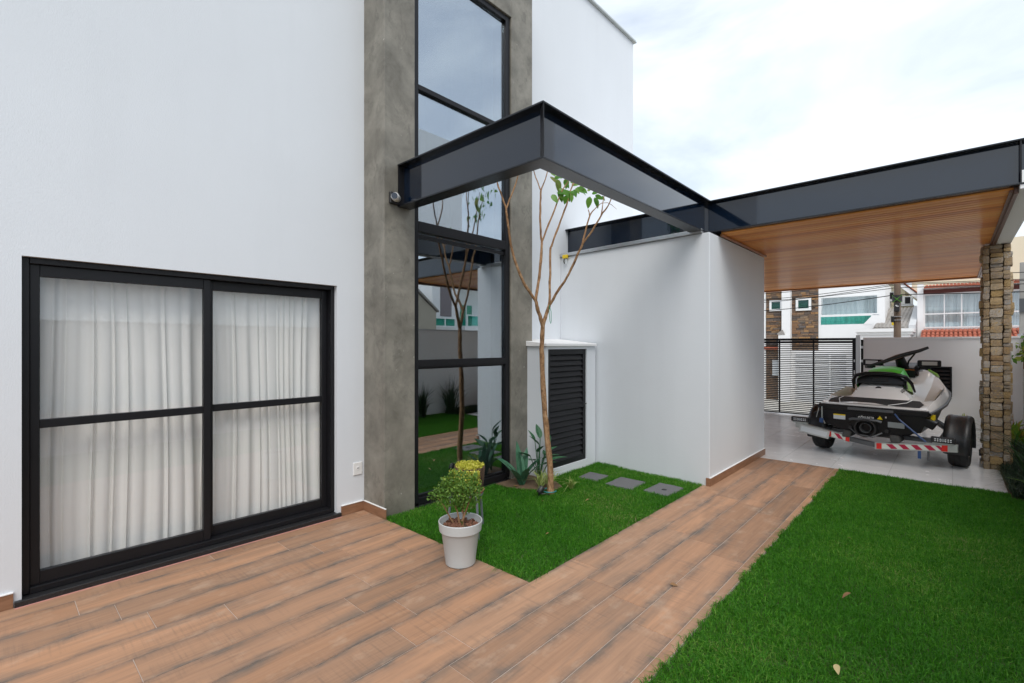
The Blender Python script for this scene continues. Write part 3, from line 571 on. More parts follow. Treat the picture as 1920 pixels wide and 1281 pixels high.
# ------------------------------------------------------------------ jet ski trailer
TR = (-.727, 7.95, 0); TRR = -math.radians(6)
tr = thing('boat_trailer', TR, 'galvanised boat trailer with red and white striped rear bar', 'trailer', rotz=TRR)
def stp(x0, z0, x1, z1, hh, y0=-.03, y1=.03): return MB().loft([[(x0, y0, z0 - hh/2), (x0, y1, z0 - hh/2), (x0, y1, z0 + hh/2), (x0, y0, z0 + hh/2)], [(x1, y0, z1 - hh/2), (x1, y1, z1 - hh/2), (x1, y1, z1 + hh/2), (x1, y0, z1 + hh/2)]], closed=True)
rbar = stp(-.02, .215, .79, .305, .09).build('rear_bar', 'galv', tr, bevel=.003); lbar = stp(-.97, .385, -.30, .262, .085).build('rear_bar', 'galv', tr, bevel=.003)
stp(-.30, .258, -.02, .222, .06, -.015, .045).build('rear_bar', 'grey_steel', tr, bevel=.003)
def stripe(bar, xs_, za, slope, mat, hh=.064, skew=.05, y=-.0325):
    for xa, xb in xs_:
        def z(x): return za + slope * x
        MB().loft([[(xa, y, z(xa) + hh/2), (xb, y, z(xb) + hh/2), (xb + skew, y, z(xb + skew) - hh/2), (xa + skew, y, z(xa + skew) - hh/2)], [(xa, y + .002, z(xa) + hh/2), (xb, y + .002, z(xb) + hh/2), (xb + skew, y + .002, z(xb + skew) - hh/2), (xa + skew, y + .002, z(xa + skew) - hh/2)]], closed=True).build('reflective_stripe', mat, bar)
sR = (.305 - .215) / .81; zR = .215 + .02 * sR
stripe(rbar, [(.0, .055), (.645, .70)], zR, sR, 'tape_red', .075, 0, -.0345); stripe(rbar, [(.10, .165), (.225, .29), (.35, .415), (.475, .54), (.585, .625)], zR, sR, 'tape_crimson', .060, .055); stripe(rbar, [(.056, .644)], zR, sR, 'tape_white', .062, 0, -.0318)
sL = (.262 - .385) / .67; zL = .385 + .97 * sL
stripe(lbar, [(-.555, -.515), (-.345, -.30)], zL, sL, 'tape_red', .072, 0, -.0345); stripe(lbar, [(-.48, -.42)], zL, sL, 'tape_crimson', .060, .05); stripe(lbar, [(-.513, -.346)], zL, sL, 'tape_white', .06, 0, -.0318)
pl = B(-.19, .19, -.006, .006, -.055, .055).build('number_plate', 'plate_grey', tr, (-.72, -.06, .315), (math.radians(-8), math.radians(9), 0), bevel=.004)
B(-.165, .165, -.0085, -.0065, -.035, .035).build('plate_face', 'sticker', pl)
for x, z in ((.66, .39), (-.905, .465)):
    lh = thing('tail_light', (x, -.03, z), parent=tr)
    B(-.115, .115, -.025, .025, -.036, .036).build('housing', 'black_plastic', lh, bevel=.014, bseg=3); B(-.10, .10, .0, .02, -.055, -.0365).build('bracket', 'galv', lh)
    for i in (-3, -2, -1, 1, 2, 3):
        for j in (-1, 1): MB().lathe([(.008, -.027), (.008, -.0255)], (i * .024, 0, j * .011), 8, 'y').build('lens', 'pale_lens', lh)
    MB().lathe([(.019, -.027), (.019, -.0255)], (0, 0, 0), 14, 'y').build('lens', 'plate_metal', lh)
for s_ in (-1, 1):
    MB().loft([[(s_*.62 - .03, .0, .30), (s_*.62 + .03, .0, .30), (s_*.62 + .03, .0, .36), (s_*.62 - .03, .0, .36)], [(s_*.58 - .03, 1.2, .33), (s_*.58 + .03, 1.2, .33), (s_*.58 + .03, 1.2, .39), (s_*.58 - .03, 1.2, .39)], [(-.03, 3.1, .36), (.03, 3.1, .36), (.03, 3.1, .42), (-.03, 3.1, .42)]], closed=True).build('side_rail', 'grey_steel', tr, bevel=.003)
    MB().loft([[(s_*.27 - .05, -.05, .33), (s_*.27 + .05, -.05, .33), (s_*.25 + .05, -.05, .42), (s_*.25 - .05, -.05, .42)], [(s_*.27 - .05, 1.6, .36), (s_*.27 + .05, 1.6, .36), (s_*.25 + .05, 1.6, .42), (s_*.25 - .05, 1.6, .42)]], closed=True).build('bunk', 'dark_foam', tr, (-.07, 0, -.045), bevel=.02, bseg=3)
MB().tube([(-.64, .52, .29), (.64, .52, .29)], .03, 10).build('axle', 'grey_steel', tr); B(-.60, .60, .22, .28, .30, .35).build('cross_member', 'grey_steel', tr)
MB().tube([(0, 3.0, .39), (0, 3.75, .40)], .03, 8).build('tongue', 'grey_steel', tr); MB().tube([(0, 3.5, .42), (0, 3.5, .05)], .02, 8).lathe([(.05, -.02), (.05, .02)], (0, 3.5, .06), 14, 'x').build('jockey_wheel', 'black_plastic', tr)
tyre = MB().lathe([(.15, -.085), (.21, -.10), (.255, -.095), (.275, -.075), (.28, -.03), (.276, -.028), (.276, -.022), (.28, -.02), (.28, .02), (.276, .022), (.276, .028), (.28, .03), (.275, .075), (.255, .095), (.21, .10), (.15, .085)], (0, 0, 0), 44, 'x', closed=True).mesh('tyre', 'rubber')
rim = MB().lathe([(.152, -.07), (.165, -.088), (.150, -.085), (.135, -.03), (.06, -.02), (.05, -.05), (.0001, -.05), (.0001, .05), (.05, .05), (.06, .02), (.135, .03), (.150, .085), (.165, .088), (.152, .07)], (0, 0, 0), 36, 'x', closed=True).mesh('rim', 'white_metal')
for s_ in (-1, 1):
    wh = thing('wheel', (s_ * .755, .52, .28), parent=tr); link('tyre', tyre, wh, smooth=True); link('rim', rim, wh, smooth=True)
    secs = []
    for i in range(15):
        a = math.radians(-14 + 208 * i / 14); r0, r1 = .355, .365; cy, cz = math.cos(a), math.sin(a)
        prof = [(-.125, r0 - .05), (-.125, r1 - .02), (-.105, r1), (-.07, r1 + .006), (-.055, r1), (.055, r1), (.07, r1 + .006), (.105, r1), (.125, r1 - .02), (.125, r0 - .05), (.11, r0 - .05), (.11, r0 - .02), (-.11, r0 - .02), (-.11, r0 - .05)]
        secs.append([(x, cy * r, cz * r) for x, r in prof])
    MB().loft(secs, closed=True).build('fender', 'black_plastic', tr, (s_ * .755, .52, .285), smooth=True)
    B(-.10, .10, .03, .09, .30, .36).build('fender_bracket', 'grey_steel', tr, (s_ * .66, .42, -.02))
MB().tube([(.20, -.08, .665), (.24, -.07, .60), (.50, -.04, .345)], .011, 6).build('tie_strap', 'blue_steel', tr)
B(-.016, .016, -.006, .006, -.11, .0).build('strap_end', 'blue_steel', tr, (.435, -.02, .235)); MB().tube([(.52, -.01, .25), (.52, -.01, .11)], .012, 8).build('prop_stand', 'grey_steel', tr)
MB().tube([(-.62, -.06, .68), (-.62, -.05, .52), (-.60, .0, .44)], .008, 6).tube([(-.66, -.05, .66), (-.70, -.02, .52)], .005, 6).build('tie_strap', 'galv', tr); B(-.02, .02, -.02, .02, -.03, .03).build('buckle', 'blue_steel', tr, (-.62, -.08, .49))

# ------------------------------------------------------------------ jet ski
JS = (-.80, 7.98, 0)
js = thing('jet_ski', JS, 'white and green jet ski standing on the trailer', 'jet ski', rotz=TRR)
def full(half, y): return [(-x, y, z) for x, z in half] + [(x, y, z) for x, z in reversed(half[:-1])]
deckst = [(0., [(.59, .655), (.595, .70), (.57, .735), (.50, .738), (.40, .738), (.30, .738), (.15, .738), (0, .738)]),
 (.42, [(.61, .66), (.615, .74), (.58, .80), (.50, .80), (.40, .795), (.33, .795), (.2, .795), (0, .80)]),
 (.50, [(.61, .665), (.615, .745), (.59, .82), (.53, .75), (.39, .73), (.33, .82), (.26, .90), (0, .91)]),
 (.62, [(.61, .67), (.615, .735), (.585, .82), (.52, .70), (.38, .69), (.31, .84), (.24, .985), (0, 1.0)]),
 (.95, [(.61, .68), (.615, .75), (.58, .85), (.51, .70), (.36, .68), (.27, .85), (.2, 1.0), (0, 1.02)]),
 (1.3, [(.61, .70), (.615, .77), (.575, .89), (.50, .74), (.36, .70), (.27, .85), (.18, .95), (0, .97)]),
 (1.55, [(.60, .72), (.605, .78), (.575, .85), (.52, .90), (.42, .93), (.33, .97), (.2, 1.0), (0, 1.0)]),
 (1.75, [(.59, .74), (.595, .80), (.56, .87), (.50, .97), (.43, 1.07), (.35, 1.16), (.24, 1.13), (0, 1.10)]),
 (2.2, [(.53, .78), (.535, .83), (.50, .90), (.44, 1.0), (.38, 1.08), (.30, 1.14), (.15, 1.17), (0, 1.18)]),
 (2.8, [(.36, .90), (.365, .96), (.33, 1.04), (.28, 1.08), (.22, 1.10), (.16, 1.12), (.08, 1.12), (0, 1.12)]),
 (3.2, [(.12, 1.0), (.125, 1.02), (.11, 1.05), (.09, 1.06), (.07, 1.07), (.05, 1.07), (.03, 1.07), (0, 1.07)])]
m = MB().loft([full(hf, y) for y, hf in deckst])
m.mi = [0] * len(m.f)
for i, (y, _) in enumerate(deckst[:-1]):
    for k in range(14):
        if .45 < y < 1.8 and k in (2, 3, 10, 11): m.mi[i * 14 + k] = 1
m.build('deck', ['ski_white', 'ski_beige'], js, smooth=True)
hullst = [(0., [(.58, .66), (.56, .56), (.52, .44), (.30, .38), (.10, .335), (0, .33)]), (1., [(.60, .68), (.58, .58), (.53, .45), (.30, .37), (.1, .31), (0, .30)]),
 (2., [(.555, .78), (.52, .66), (.45, .52), (.26, .40), (.1, .33), (0, .32)]), (2.7, [(.40, .89), (.35, .78), (.29, .66), (.18, .54), (.07, .46), (0, .45)]), (3.2, [(.12, 1.0), (.10, .94), (.08, .86), (.05, .80), (.02, .76), (0, .75)])]
MB().loft([full(hf, y) for y, hf in hullst]).build('hull', 'ski_black', js, smooth=True)
MB().loft([[(-.60, .02, .645), (-.60, -.035, .65), (-.60, -.035, .715), (-.60, .02, .725)], [(.60, .02, .645), (.60, -.035, .65), (.60, -.035, .715), (.60, .02, .725)]], closed=True).build('stern_bumper', 'ski_black', js, bevel=.008)
B(-.25, .25, -.039, -.0355, .665, .70).build('bumper_insert', 'grey_steel', js)
for s_ in (-1, 1):
    MB().tube([(s_*.60, -.01, .68), (s_*.62, .5, .69), (s_*.622, 1.2, .705), (s_*.60, 1.75, .75), (s_*.55, 2.2, .80), (s_*.37, 2.8, .905)], .022, 8).build('side_bumper', 'ski_black', js, smooth=True)
MB().add([(-.50, .05, .750), (.50, .05, .750), (.52, .22, .776), (.45, .41, .803), (-.45, .41, .803), (-.52, .22, .776)], [(0, 1, 2, 3, 4, 5)]).build('foot_mat', 'ski_mat', js)
for pts in ([(-.36, .045, .752), (-.42, .25, .784), (-.40, .41, .807)], [(.18, .045, .752), (.34, .24, .783), (.37, .41, .807)]): MB().tube(pts, .006, 5).build('mat_line', 'ink_white', js)
MB().add([(-.36, .03, .750), (.17, .03, .750), (.02, .12, .764), (-.22, .12, .764)], [(0, 1, 2, 3)]).build('deck_panel', 'ski_white', js)
# seat
def seatsec(y, w, z0, z1): return [(-w * 1.05, y, z0), (-w * 1.02, y, z0 + (z1 - z0) * .55), (-w * .78, y, z1 - .03), (-w * .35, y, z1 - .004), (0, y, z1), (w * .35, y, z1 - .004), (w * .78, y, z1 - .03), (w * 1.02, y, z0 + (z1 - z0) * .55), (w * 1.05, y, z0)]
MB().loft([seatsec(.74, .24, .93, 1.165), seatsec(.85, .25, .92, 1.20), seatsec(1.05, .235, .90, 1.235), seatsec(1.22, .20, .90, 1.20), seatsec(1.4, .17, .90, 1.08), seatsec(1.75, .15, .95, 1.08)]).build('seat', 'ski_green', js, smooth=True)
MB().loft([seatsec(.545, .25, .995, 1.09), seatsec(.57, .275, .96, 1.135), seatsec(.66, .275, .93, 1.16), seatsec(.76, .262, .92, 1.168)]).build('seat_back', 'ski_black', js, smooth=True)
for s_ in (-1, 1): MB().loft([[(s_*.285, .60, .93), (s_*.285, .62, 1.06), (s_*.265, .62, 1.10)], [(s_*.30, .95, .87), (s_*.275, .95, 1.05), (s_*.24, .95, 1.10)], [(s_*.27, 1.2, .80), (s_*.24, 1.2, .98), (s_*.2, 1.2, 1.03)]], caps=False).build('seat_panel', 'ski_lime' if s_ > 0 else 'ski_green', js, smooth=True)
MB().tube([(-.335, .66, .91), (-.33, .58, 1.03), (-.285, .535, 1.11), (-.16, .51, 1.145), (0, .505, 1.15), (.16, .51, 1.145), (.285, .535, 1.11), (.34, .58, 1.02), (.36, .68, .90)], [.012, .02, .024, .025, .025, .025, .024, .02, .012], 10).build('grab_handle', 'ski_black', js, smooth=True)
B(-.09, .09, .538, .56, 1.03, 1.09).build('seat_latch', 'ink', js, bevel=.015, bseg=3)
# pedestal details
MB().loft([[(-.15, .475, .785), (.12, .475, .785), (.17, .572, .965), (-.15, .572, .965)], [(-.15, .465, .785), (.12, .465, .785), (.17, .562, .965), (-.15, .562, .965)]], closed=True).build('hatch_panel', 'ski_white', js, bevel=.01)
for z, r in ((.93, .036), (.82, .024)):
    yy = .463 + (z - .785) / .18 * .097
    MB().lathe([(r, -.006), (r * .6, -.008), (r * .55, .0)], (0, 0, 0), 18, 'y').build('vent', 'ski_black', js, (-.02, yy, z), (math.radians(-28), 0, 0))
text('lettering', 'ABA·NBT', .062, 'ink', js, (.222, .492, .868), (math.radians(62), math.radians(-52), math.radians(12)))
# helm
MB().loft([[(-.26, 1.62, 1.08), (.26, 1.62, 1.08), (.2, 1.66, 1.19), (-.2, 1.66, 1.19)], [(-.28, 1.95, 1.12), (.28, 1.95, 1.12), (.2, 1.95, 1.27), (-.2, 1.95, 1.27)], [(-.22, 2.25, 1.15), (.22, 2.25, 1.15), (.15, 2.25, 1.22), (-.15, 2.25, 1.22)]], closed=True).build('console', 'ski_black', js, smooth=True)
B(-.13, .13, 1.585, 1.60, 1.05, 1.18).build('glove_box', 'ski_black', js, (.10, .0, .0), bevel=.008); B(-.12, .12, 1.580, 1.584, 1.165, 1.172).build('glove_trim', 'orange', js, (.10, 0, 0))
hb = [(-.33, 1.33, 1.21), (-.18, 1.42, 1.265), (-.02, 1.52, 1.345), (.12, 1.60, 1.41), (.26, 1.68, 1.46), (.36, 1.73, 1.51)]
MB().tube(hb, [.020, .026, .03, .03, .026, .02], 10).build('handlebar', 'black_plastic', js, smooth=True)
MB().loft([[(-.17, 1.40, 1.25), (-.15, 1.46, 1.31), (-.13, 1.52, 1.27)], [(.0, 1.50, 1.32), (.01, 1.54, 1.40), (.03, 1.62, 1.33)], [(.16, 1.60, 1.40), (.16, 1.63, 1.455), (.18, 1.70, 1.40)]], closed=True).build('handlebar_pad', 'pad_brown', js, smooth=True)
MB().tube([(.04, 1.56, 1.36), (.06, 1.72, 1.20)], [.06, .08], 10).build('steering_column', 'ski_black', js, smooth=True)
MB().tube([(.22, 1.62, 1.42), (.14, 1.66, 1.30), (.12, 1.70, 1.24)], .012, 6).build('cable', 'black_plastic', js)
for s_ in (-1, 1):
    mr = thing('mirror', (s_ * .355, 1.86, 1.265), parent=js, rotz=s_ * .25)
    B(-.14, .14, -.03, .05, -.055, .05).build('shell', 'ski_black', mr, bevel=.02, bseg=3); B(-.09, .09, -.034, -.031, -.028, .028).build('mirror_glass', 'ski_mirror', mr, (0, 0, 0), (0, 0, 0))
    B(-.12, .02, .0, .05, -.10, -.045).build('mirror_stalk', 'ski_black', mr, bevel=.01)
MB().tube([(.36, 1.80, 1.165), (.42, 2.0, 1.09), (.42, 2.25, 1.04)], [.014, .02, .01], 8).build('side_vent', 'ski_lime', js)
MB().loft([[(.50, 1.10, .75), (.585, 1.10, .86), (.575, 1.10, .78)], [(.50, 1.42, .80), (.575, 1.42, .93), (.565, 1.42, .80)]], closed=True).build('knee_pad', 'ski_black', js)
# transom
B(-.42, -.28, -.022, -.018, .52, .585).build('sticker', 'sticker', js); B(-.42, -.28, -.0225, -.0185, .572, .588).build('sticker_band', 'warn_yellow', js)
B(.19, .36, -.022, -.018, .475, .545).build('data_plate', 'plate_metal', js)
B(-.15, .06, -.03, -.016, .565, .61).build('id_panel', 'ski_black', js, bevel=.004); text('hull_number', '#VSRLB8T8', .036, 'ink_white', js, (-.045, -.0315, .576), (math.radians(90), 0, 0))
MB().extrude([(.075, .565), (.135, .565), (.105, .612)], 'y', -.022, -.017).build('warning_sign', 'warn_yellow', js)
MB().tube([(-.22, -.06, .535), (-.18, -.075, .55), (.09, -.075, .55), (.13, -.06, .535)], .018, 8).build('tow_bar', 'grey_steel', js, smooth=True)
MB().lathe([(.105, -.10), (.12, -.10), (.125, .02), (.10, .02)], (0, 0, 0), 26, 'y', closed=True).build('jet_nozzle', 'black_plastic', js, (-.04, -.01, .44), smooth=True)
MB().lathe([(.06, -.05), (.065, -.05), (.07, .02), (.05, .02)], (0, 0, 0), 18, 'y', closed=True).build('jet_outlet', 'grey_steel', js, (-.04, -.03, .44), smooth=True)
MB().tube([(-.21, -.03, .40), (-.12, -.10, .345), (.04, -.10, .335), (.13, -.03, .39)], .011, 6).build('jet_guard', 'grey_steel', js)
for s_ in (-1, 1):
    B(-.06, .06, -.06, .06, -.05, .05).build('stabiliser', 'ski_black', js, (s_ * .60, .06, .56), (0, s_ * .5, 0), bevel=.012)
    MB().lathe([(.022, -.03), (.022, .01)], (0, 0, 0), 12, 'y').build('drain_plug', 'black_plastic', js, (s_ * .2 - .02, -.01, .42)); B(-.008, .008, -.03, -.015, -.01, .01).build('bolt', 'silver', js, (s_ * .13 + .04, 0, .60 if s_ > 0 else .59))
B(.60, .635, .10, .20, .60, .66).build('side_reflector', 'warn_yellow', js)

# ------------------------------------------------------------------ lawns
def inpoly(x, y, poly):
    c = np.zeros(len(x), bool); n = len(poly); j = n - 1
    for i in range(n):
        xi, yi = poly[i]; xj, yj = poly[j]
        c ^= ((yi > y) != (yj > y)) & (x < (xj - xi) * (y - yi) / (yj - yi + 1e-12) + xi); j = i
    return c
def scatter(poly, dens, holes=()):
    p = np.array(poly); lo, hi = p.min(0), p.max(0); n = int(np.prod(hi - lo) * dens)
    x = RNG.uniform(lo[0], hi[0], n); y = RNG.uniform(lo[1], hi[1], n); k = inpoly(x, y, poly)
    for h_ in holes: k &= ~inpoly(x, y, h_)
    x, y = x[k], y[k]; return np.stack([x, y, np.full(len(x), -.012)], 1)
def patchy(P):
    x, y = P[:, 0], P[:, 1]; f = np.sin(x * 2.3 + 1.9 * np.sin(y * 1.7)) * .5 + np.sin(y * 3.9 + 2.1 * np.sin(x * 3.1)) * .3 + np.sin(x * 11 + 3 * np.sin(y * 9)) * .2
    r = RNG.uniform(0, 1, len(P)) ** 1.25; return np.clip(r * (.80 + .20 * f) + .07 * f, 0, 1)
def clumpy(P, hmin, hmax):
    f = .5 + .25 * np.sin(P[:, 0] * 7.1 + 1.3 * np.sin(P[:, 1] * 5.3)) + .25 * np.sin(P[:, 1] * 8.7 + 1.7 * np.sin(P[:, 0] * 4.1))
    return hmin + (hmax - hmin) * (.35 * f + .65 * RNG.uniform(0, 1, len(P)))
STONES = [((-3.10, 4.79), .25, .28, .06), ((-2.68, 4.81), .32, .36, .02), ((-2.27, 4.87), .28, .40, -.04)]
holes = [[(cx - w/2 + .01, cy - l/2 + .01), (cx + w/2 - .01, cy - l/2 + .01), (cx + w/2 - .01, cy + l/2 - .01), (cx - w/2 + .01, cy + l/2 - .01)] for (cx, cy), w, l, a in STONES]
BED = [(-3.74, 3.80), (-3.55, 3.80), (-3.38, 3.86), (-3.22, 3.98), (-3.12, 4.06), (-3.12, 4.22), (-3.3, 4.34), (-3.74, 4.34)]
def jag(a, b, axis, v, amp, n=60):
    return [((v + random.uniform(-amp, amp), a + (b - a) * i / n) if axis == 'x' else (a + (b - a) * i / n, v + random.uniform(-amp, amp))) for i in range(n + 1)]
LA = jag(-3.735, -2.04, 'y', 2.388, .014) + jag(2.40, 5.33, 'x', -2.033, .014) + [(-2.0, 5.33), (-3.43, 5.42), (-3.43, 4.34), (-3.735, 4.34)]
PA = scatter(LA, 20000, holes + [BED])
tag(blades('grass', PA, clumpy(PA, .016, .060), RNG.uniform(.0026, .0046, len(PA)), .95, 'grass', droop=.1, rv=patchy(PA)), 'bright green lawn grass round the small tree', 'grass', kind='stuff')
LB2 = jag(1.6, 7.18, 'x', -1.028, .024, 130) + jag(-1.0, .905, 'y', 7.165, .008) + [(.905, 2.6), (.5, 2.2), (-.6, 1.4)]
PB2 = scatter(LB2, 21000, [[(.45, 6.95), (1, 6.95), (1, 7.3), (.45, 7.3)]])
PB3 = scatter([(-1.02, -2), (.9, -2), (.9, 2.6), (.5, 2.2), (-.6, 1.4), (-1.02, 1.6)], 2500); PB2 = np.concatenate([PB2, PB3])
tag(blades('grass', PB2, clumpy(PB2, .014, .060), RNG.uniform(.0026, .0048, len(PB2)), 1.0, 'grass', droop=.1, rv=patchy(PB2)), 'bright green lawn grass beside the path', 'grass', kind='stuff')
BD = (-3.4, 4.05, 0)
tag(MB().prism([(x, y) for x, y in BED], -.03, .006).build('planting_soil', 'soil'), kind='structure')

# stepping stones
for i, ((cx, cy), w, l, a) in enumerate(STONES):
    lab = ['farthest grey stepping stone beside the cabinet', 'middle grey stepping stone in the small lawn', 'grey stepping stone with a dark hole nearest the path'][i]
    n = 10; r_ = random.Random(i); poly = []
    for (x0, y0), (x1, y1) in (((-w/2, -l/2), (w/2, -l/2)), ((w/2, -l/2), (w/2, l/2)), ((w/2, l/2), (-w/2, l/2)), ((-w/2, l/2), (-w/2, -l/2))):
        poly += [(x0 + (x1 - x0) * k / 5 + r_.uniform(-.007, .007), y0 + (y1 - y0) * k / 5 + r_.uniform(-.007, .007)) for k in range(5)]
    o = thing('stepping_stone', (cx, cy, 0), lab, 'stepping stone', 'grey stepping stones in the small lawn', rotz=a)
    MB().prism(poly, -.04, .012).build('slab', 'paver', o, bevel=.006)
    if i == 2: MB().lathe([(.028, 0), (.024, .004), (.0, .004)], (0, 0, 0), 14).build('hole_shade_disc', 'ink', o, (.02, -.02, .0115))  # dark disc laid on the slab paints the shade inside its hole

# ------------------------------------------------------------------ the multi-stemmed tree
BR = {
'trunk': [(-3.086, 3.968, -0.011, 0.032), (-3.094, 3.96, 0.307, 0.028), (-3.136, 3.95, 0.694, 0.026), (-3.16, 3.927, 1.141, 0.024), (-3.156, 3.904, 1.505, 0.022), (-3.148, 3.911, 1.756, 0.021)] ,
'L': [(-3.148, 3.911, 1.756, 0.019), (-3.162, 3.858, 1.894, 0.017), (-3.173, 3.82, 2.014, 0.016)] ,
'LL': [(-3.173, 3.82, 2.014, 0.014), (-3.206, 3.722, 2.135, 0.013), (-3.237, 3.626, 2.302, 0.012), (-3.259, 3.538, 2.551, 0.011), (-3.252, 3.476, 2.805, 0.01), (-3.26, 3.469, 2.901, 0.009)] ,
'LLa': [(-3.26, 3.469, 2.901, 0.008), (-3.282, 3.408, 3.061, 0.007), (-3.315, 3.351, 3.238, 0.005), (-3.338, 3.33, 3.369, 0.003)] ,
'LLb': [(-3.26, 3.469, 2.901, 0.008), (-3.235, 3.56, 3.129, 0.006), (-3.184, 3.607, 3.343, 0.004), (-3.172, 3.618, 3.461, 0.003)] ,
'LM': [(-3.173, 3.82, 2.014, 0.014), (-3.177, 3.885, 2.258, 0.0125), (-3.192, 3.939, 2.49, 0.012), (-3.206, 3.966, 2.649, 0.011)] ,
'LMa': [(-3.206, 3.966, 2.649, 0.01), (-3.219, 3.955, 2.808, 0.0095), (-3.232, 3.97, 3.012, 0.009), (-3.227, 3.974, 3.193, 0.008)] ,
'LMaa': [(-3.227, 3.974, 3.193, 0.006), (-3.265, 3.939, 3.336, 0.005), (-3.316, 3.92, 3.503, 0.004)] ,
'LMab': [(-3.227, 3.974, 3.193, 0.006), (-3.169, 4.001, 3.357, 0.005), (-3.135, 4.031, 3.516, 0.004)] ,
'LMb': [(-3.206, 3.966, 2.649, 0.009), (-3.174, 4.09, 2.922, 0.008), (-3.128, 4.201, 3.202, 0.006), (-3.072, 4.28, 3.366, 0.004), (-3.046, 4.344, 3.552, 0.003)] ,
'R': [(-3.148, 3.911, 1.756, 0.018), (-3.136, 3.95, 1.869, 0.016), (-3.123, 3.988, 1.966, 0.015)] ,
'RM': [(-3.123, 3.988, 1.966, 0.012), (-3.156, 4.039, 2.215, 0.0115), (-3.183, 4.083, 2.566, 0.011), (-3.174, 4.09, 2.612, 0.01), (-3.154, 4.177, 2.82, 0.009), (-3.097, 4.256, 3.075, 0.008), (-3.068, 4.324, 3.289, 0.006), (-3.029, 4.36, 3.335, 0.005), (-2.968, 4.415, 3.347, 0.003)] ,
'RMa': [(-3.068, 4.324, 3.289, 0.005), (-3.063, 4.369, 3.416, 0.004), (-3.049, 4.409, 3.53, 0.003)] ,
'RR': [(-3.123, 3.988, 1.966, 0.013), (-3.021, 4.001, 2.111, 0.012), (-2.92, 4.012, 2.236, 0.0115), (-2.824, 4.046, 2.432, 0.011), (-2.759, 4.065, 2.572, 0.01)] ,
'RRa': [(-2.759, 4.065, 2.572, 0.008), (-2.752, 4.112, 2.72, 0.007), (-2.731, 4.158, 2.872, 0.006), (-2.701, 4.212, 2.955, 0.004), (-2.653, 4.257, 3.009, 0.003)] ,
'RRaa': [(-2.731, 4.158, 2.872, 0.005), (-2.743, 4.147, 2.938, 0.0035)] ,
'RRb': [(-2.759, 4.065, 2.572, 0.009), (-2.651, 4.095, 2.712, 0.008), (-2.581, 4.132, 2.845, 0.007), (-2.514, 4.153, 2.933, 0.006), (-2.452, 4.169, 3.061, 0.004)] ,
'RRba': [(-2.581, 4.132, 2.845, 0.005), (-2.576, 4.164, 2.979, 0.004), (-2.568, 4.171, 3.086, 0.003)] ,
}
LEAVES = [(-3.179, 4.154, 3.342, 0.134, -40), (-3.157, 4.201, 3.279, 0.167, -70), (-3.115, 4.281, 3.318, 0.112, -100), (-3.115, 4.212, 3.388, 0.089, 20), (-3.149, 4.114, 3.129, 0.123, -60), (-3.128, 4.201, 3.168, 0.134, -75), (-3.035, 4.151, 3.097, 0.1, -100), (-3.089, 4.304, 3.201, 0.1, -100), (-3.017, 4.303, 3.202, 0.1, -80), (-3.088, 4.373, 3.364, 0.078, 30), (-2.994, 4.391, 3.277, 0.078, 20), (-2.739, 4.151, 3.009, 0.123, -100), (-2.655, 4.16, 3.102, 0.1, 20), (-2.658, 4.225, 3.064, 0.1, -20), (-2.705, 4.249, 3.024, 0.123, -70), (-2.599, 4.211, 3.037, 0.067, -40), (-2.996, 4.322, 3.226, 0.078, -60), (-2.944, 4.369, 3.202, 0.067, -30), (-3.093, 4.097, 3.336, 0.078, 10), (-3.127, 4.337, 3.394, 0.078, -20), (-3.043, 4.279, 3.144, 0.089, -90), (-3.094, 4.232, 3.434, 0.078, 40), (-2.846, 4.324, 3.205, 0.056, 30)]

TB = (-3.086, 3.968, 0)
tree = thing('tree', TB, 'slender young tree with bare forked stems and few leaves', 'tree')
def smoothpts(pts, sub=4):
    out = []; n = len(pts)
    for i in range(n - 1):
        p0, p1, p2, p3 = (np.array(pts[max(i-1, 0)]), np.array(pts[i]), np.array(pts[i+1]), np.array(pts[min(i+2, n-1)]))
        for k in range(sub):
            t = k / sub; out.append(.5 * (2*p1 + (p2-p0)*t + (2*p0-5*p1+4*p2-p3)*t*t + (3*p1-p0-3*p2+p3)*t**3))
    out.append(np.array(pts[-1])); return out
for key, pts in BR.items():
    q = smoothpts(pts); r_ = random.Random(key); js_ = .0028 if key != 'trunk' else .003
    co = [(p[0] - TB[0] + r_.uniform(-js_, js_), p[1] - TB[1] + r_.uniform(-js_, js_), p[2]) for p in q]
    rad = [float(p[3]) * 1.14 * r_.uniform(.90, 1.12) for p in q]
    if key == 'trunk': rad[0] *= 1.12
    MB().tube(co, rad, 10 if key == 'trunk' else 8).build('trunk' if key == 'trunk' else 'branch', 'bark', tree, smooth=True)
def leaf_mesh(name, mat, w=.5, fold=.12, curl=.18, n=8):
    m = MB(); vs = []
    for i in range(n + 1):
        t = i / n; hw = w * .5 * (math.sin(PI * t ** .8)) ** .8 * (1 - .25 * t) + .002; z = -curl * t * t
        vs += [(-hw, t, z + fold * hw), (0, t, z), (hw, t, z + fold * hw)]
    fs = []
    for i in range(n): fs += [(3*i, 3*i+1, 3*i+4, 3*i+3), (3*i+1, 3*i+2, 3*i+5, 3*i+4)]
    return m.add(vs, fs).mesh(name, mat)
LM = leaf_mesh('leaf', 'tree_leaf', .58)
CR_ = Vector((math.cos(math.radians(42.5)), math.sin(math.radians(42.5)), 0)); CF = Vector((-math.sin(math.radians(42.5)), math.cos(math.radians(42.5)), 0))
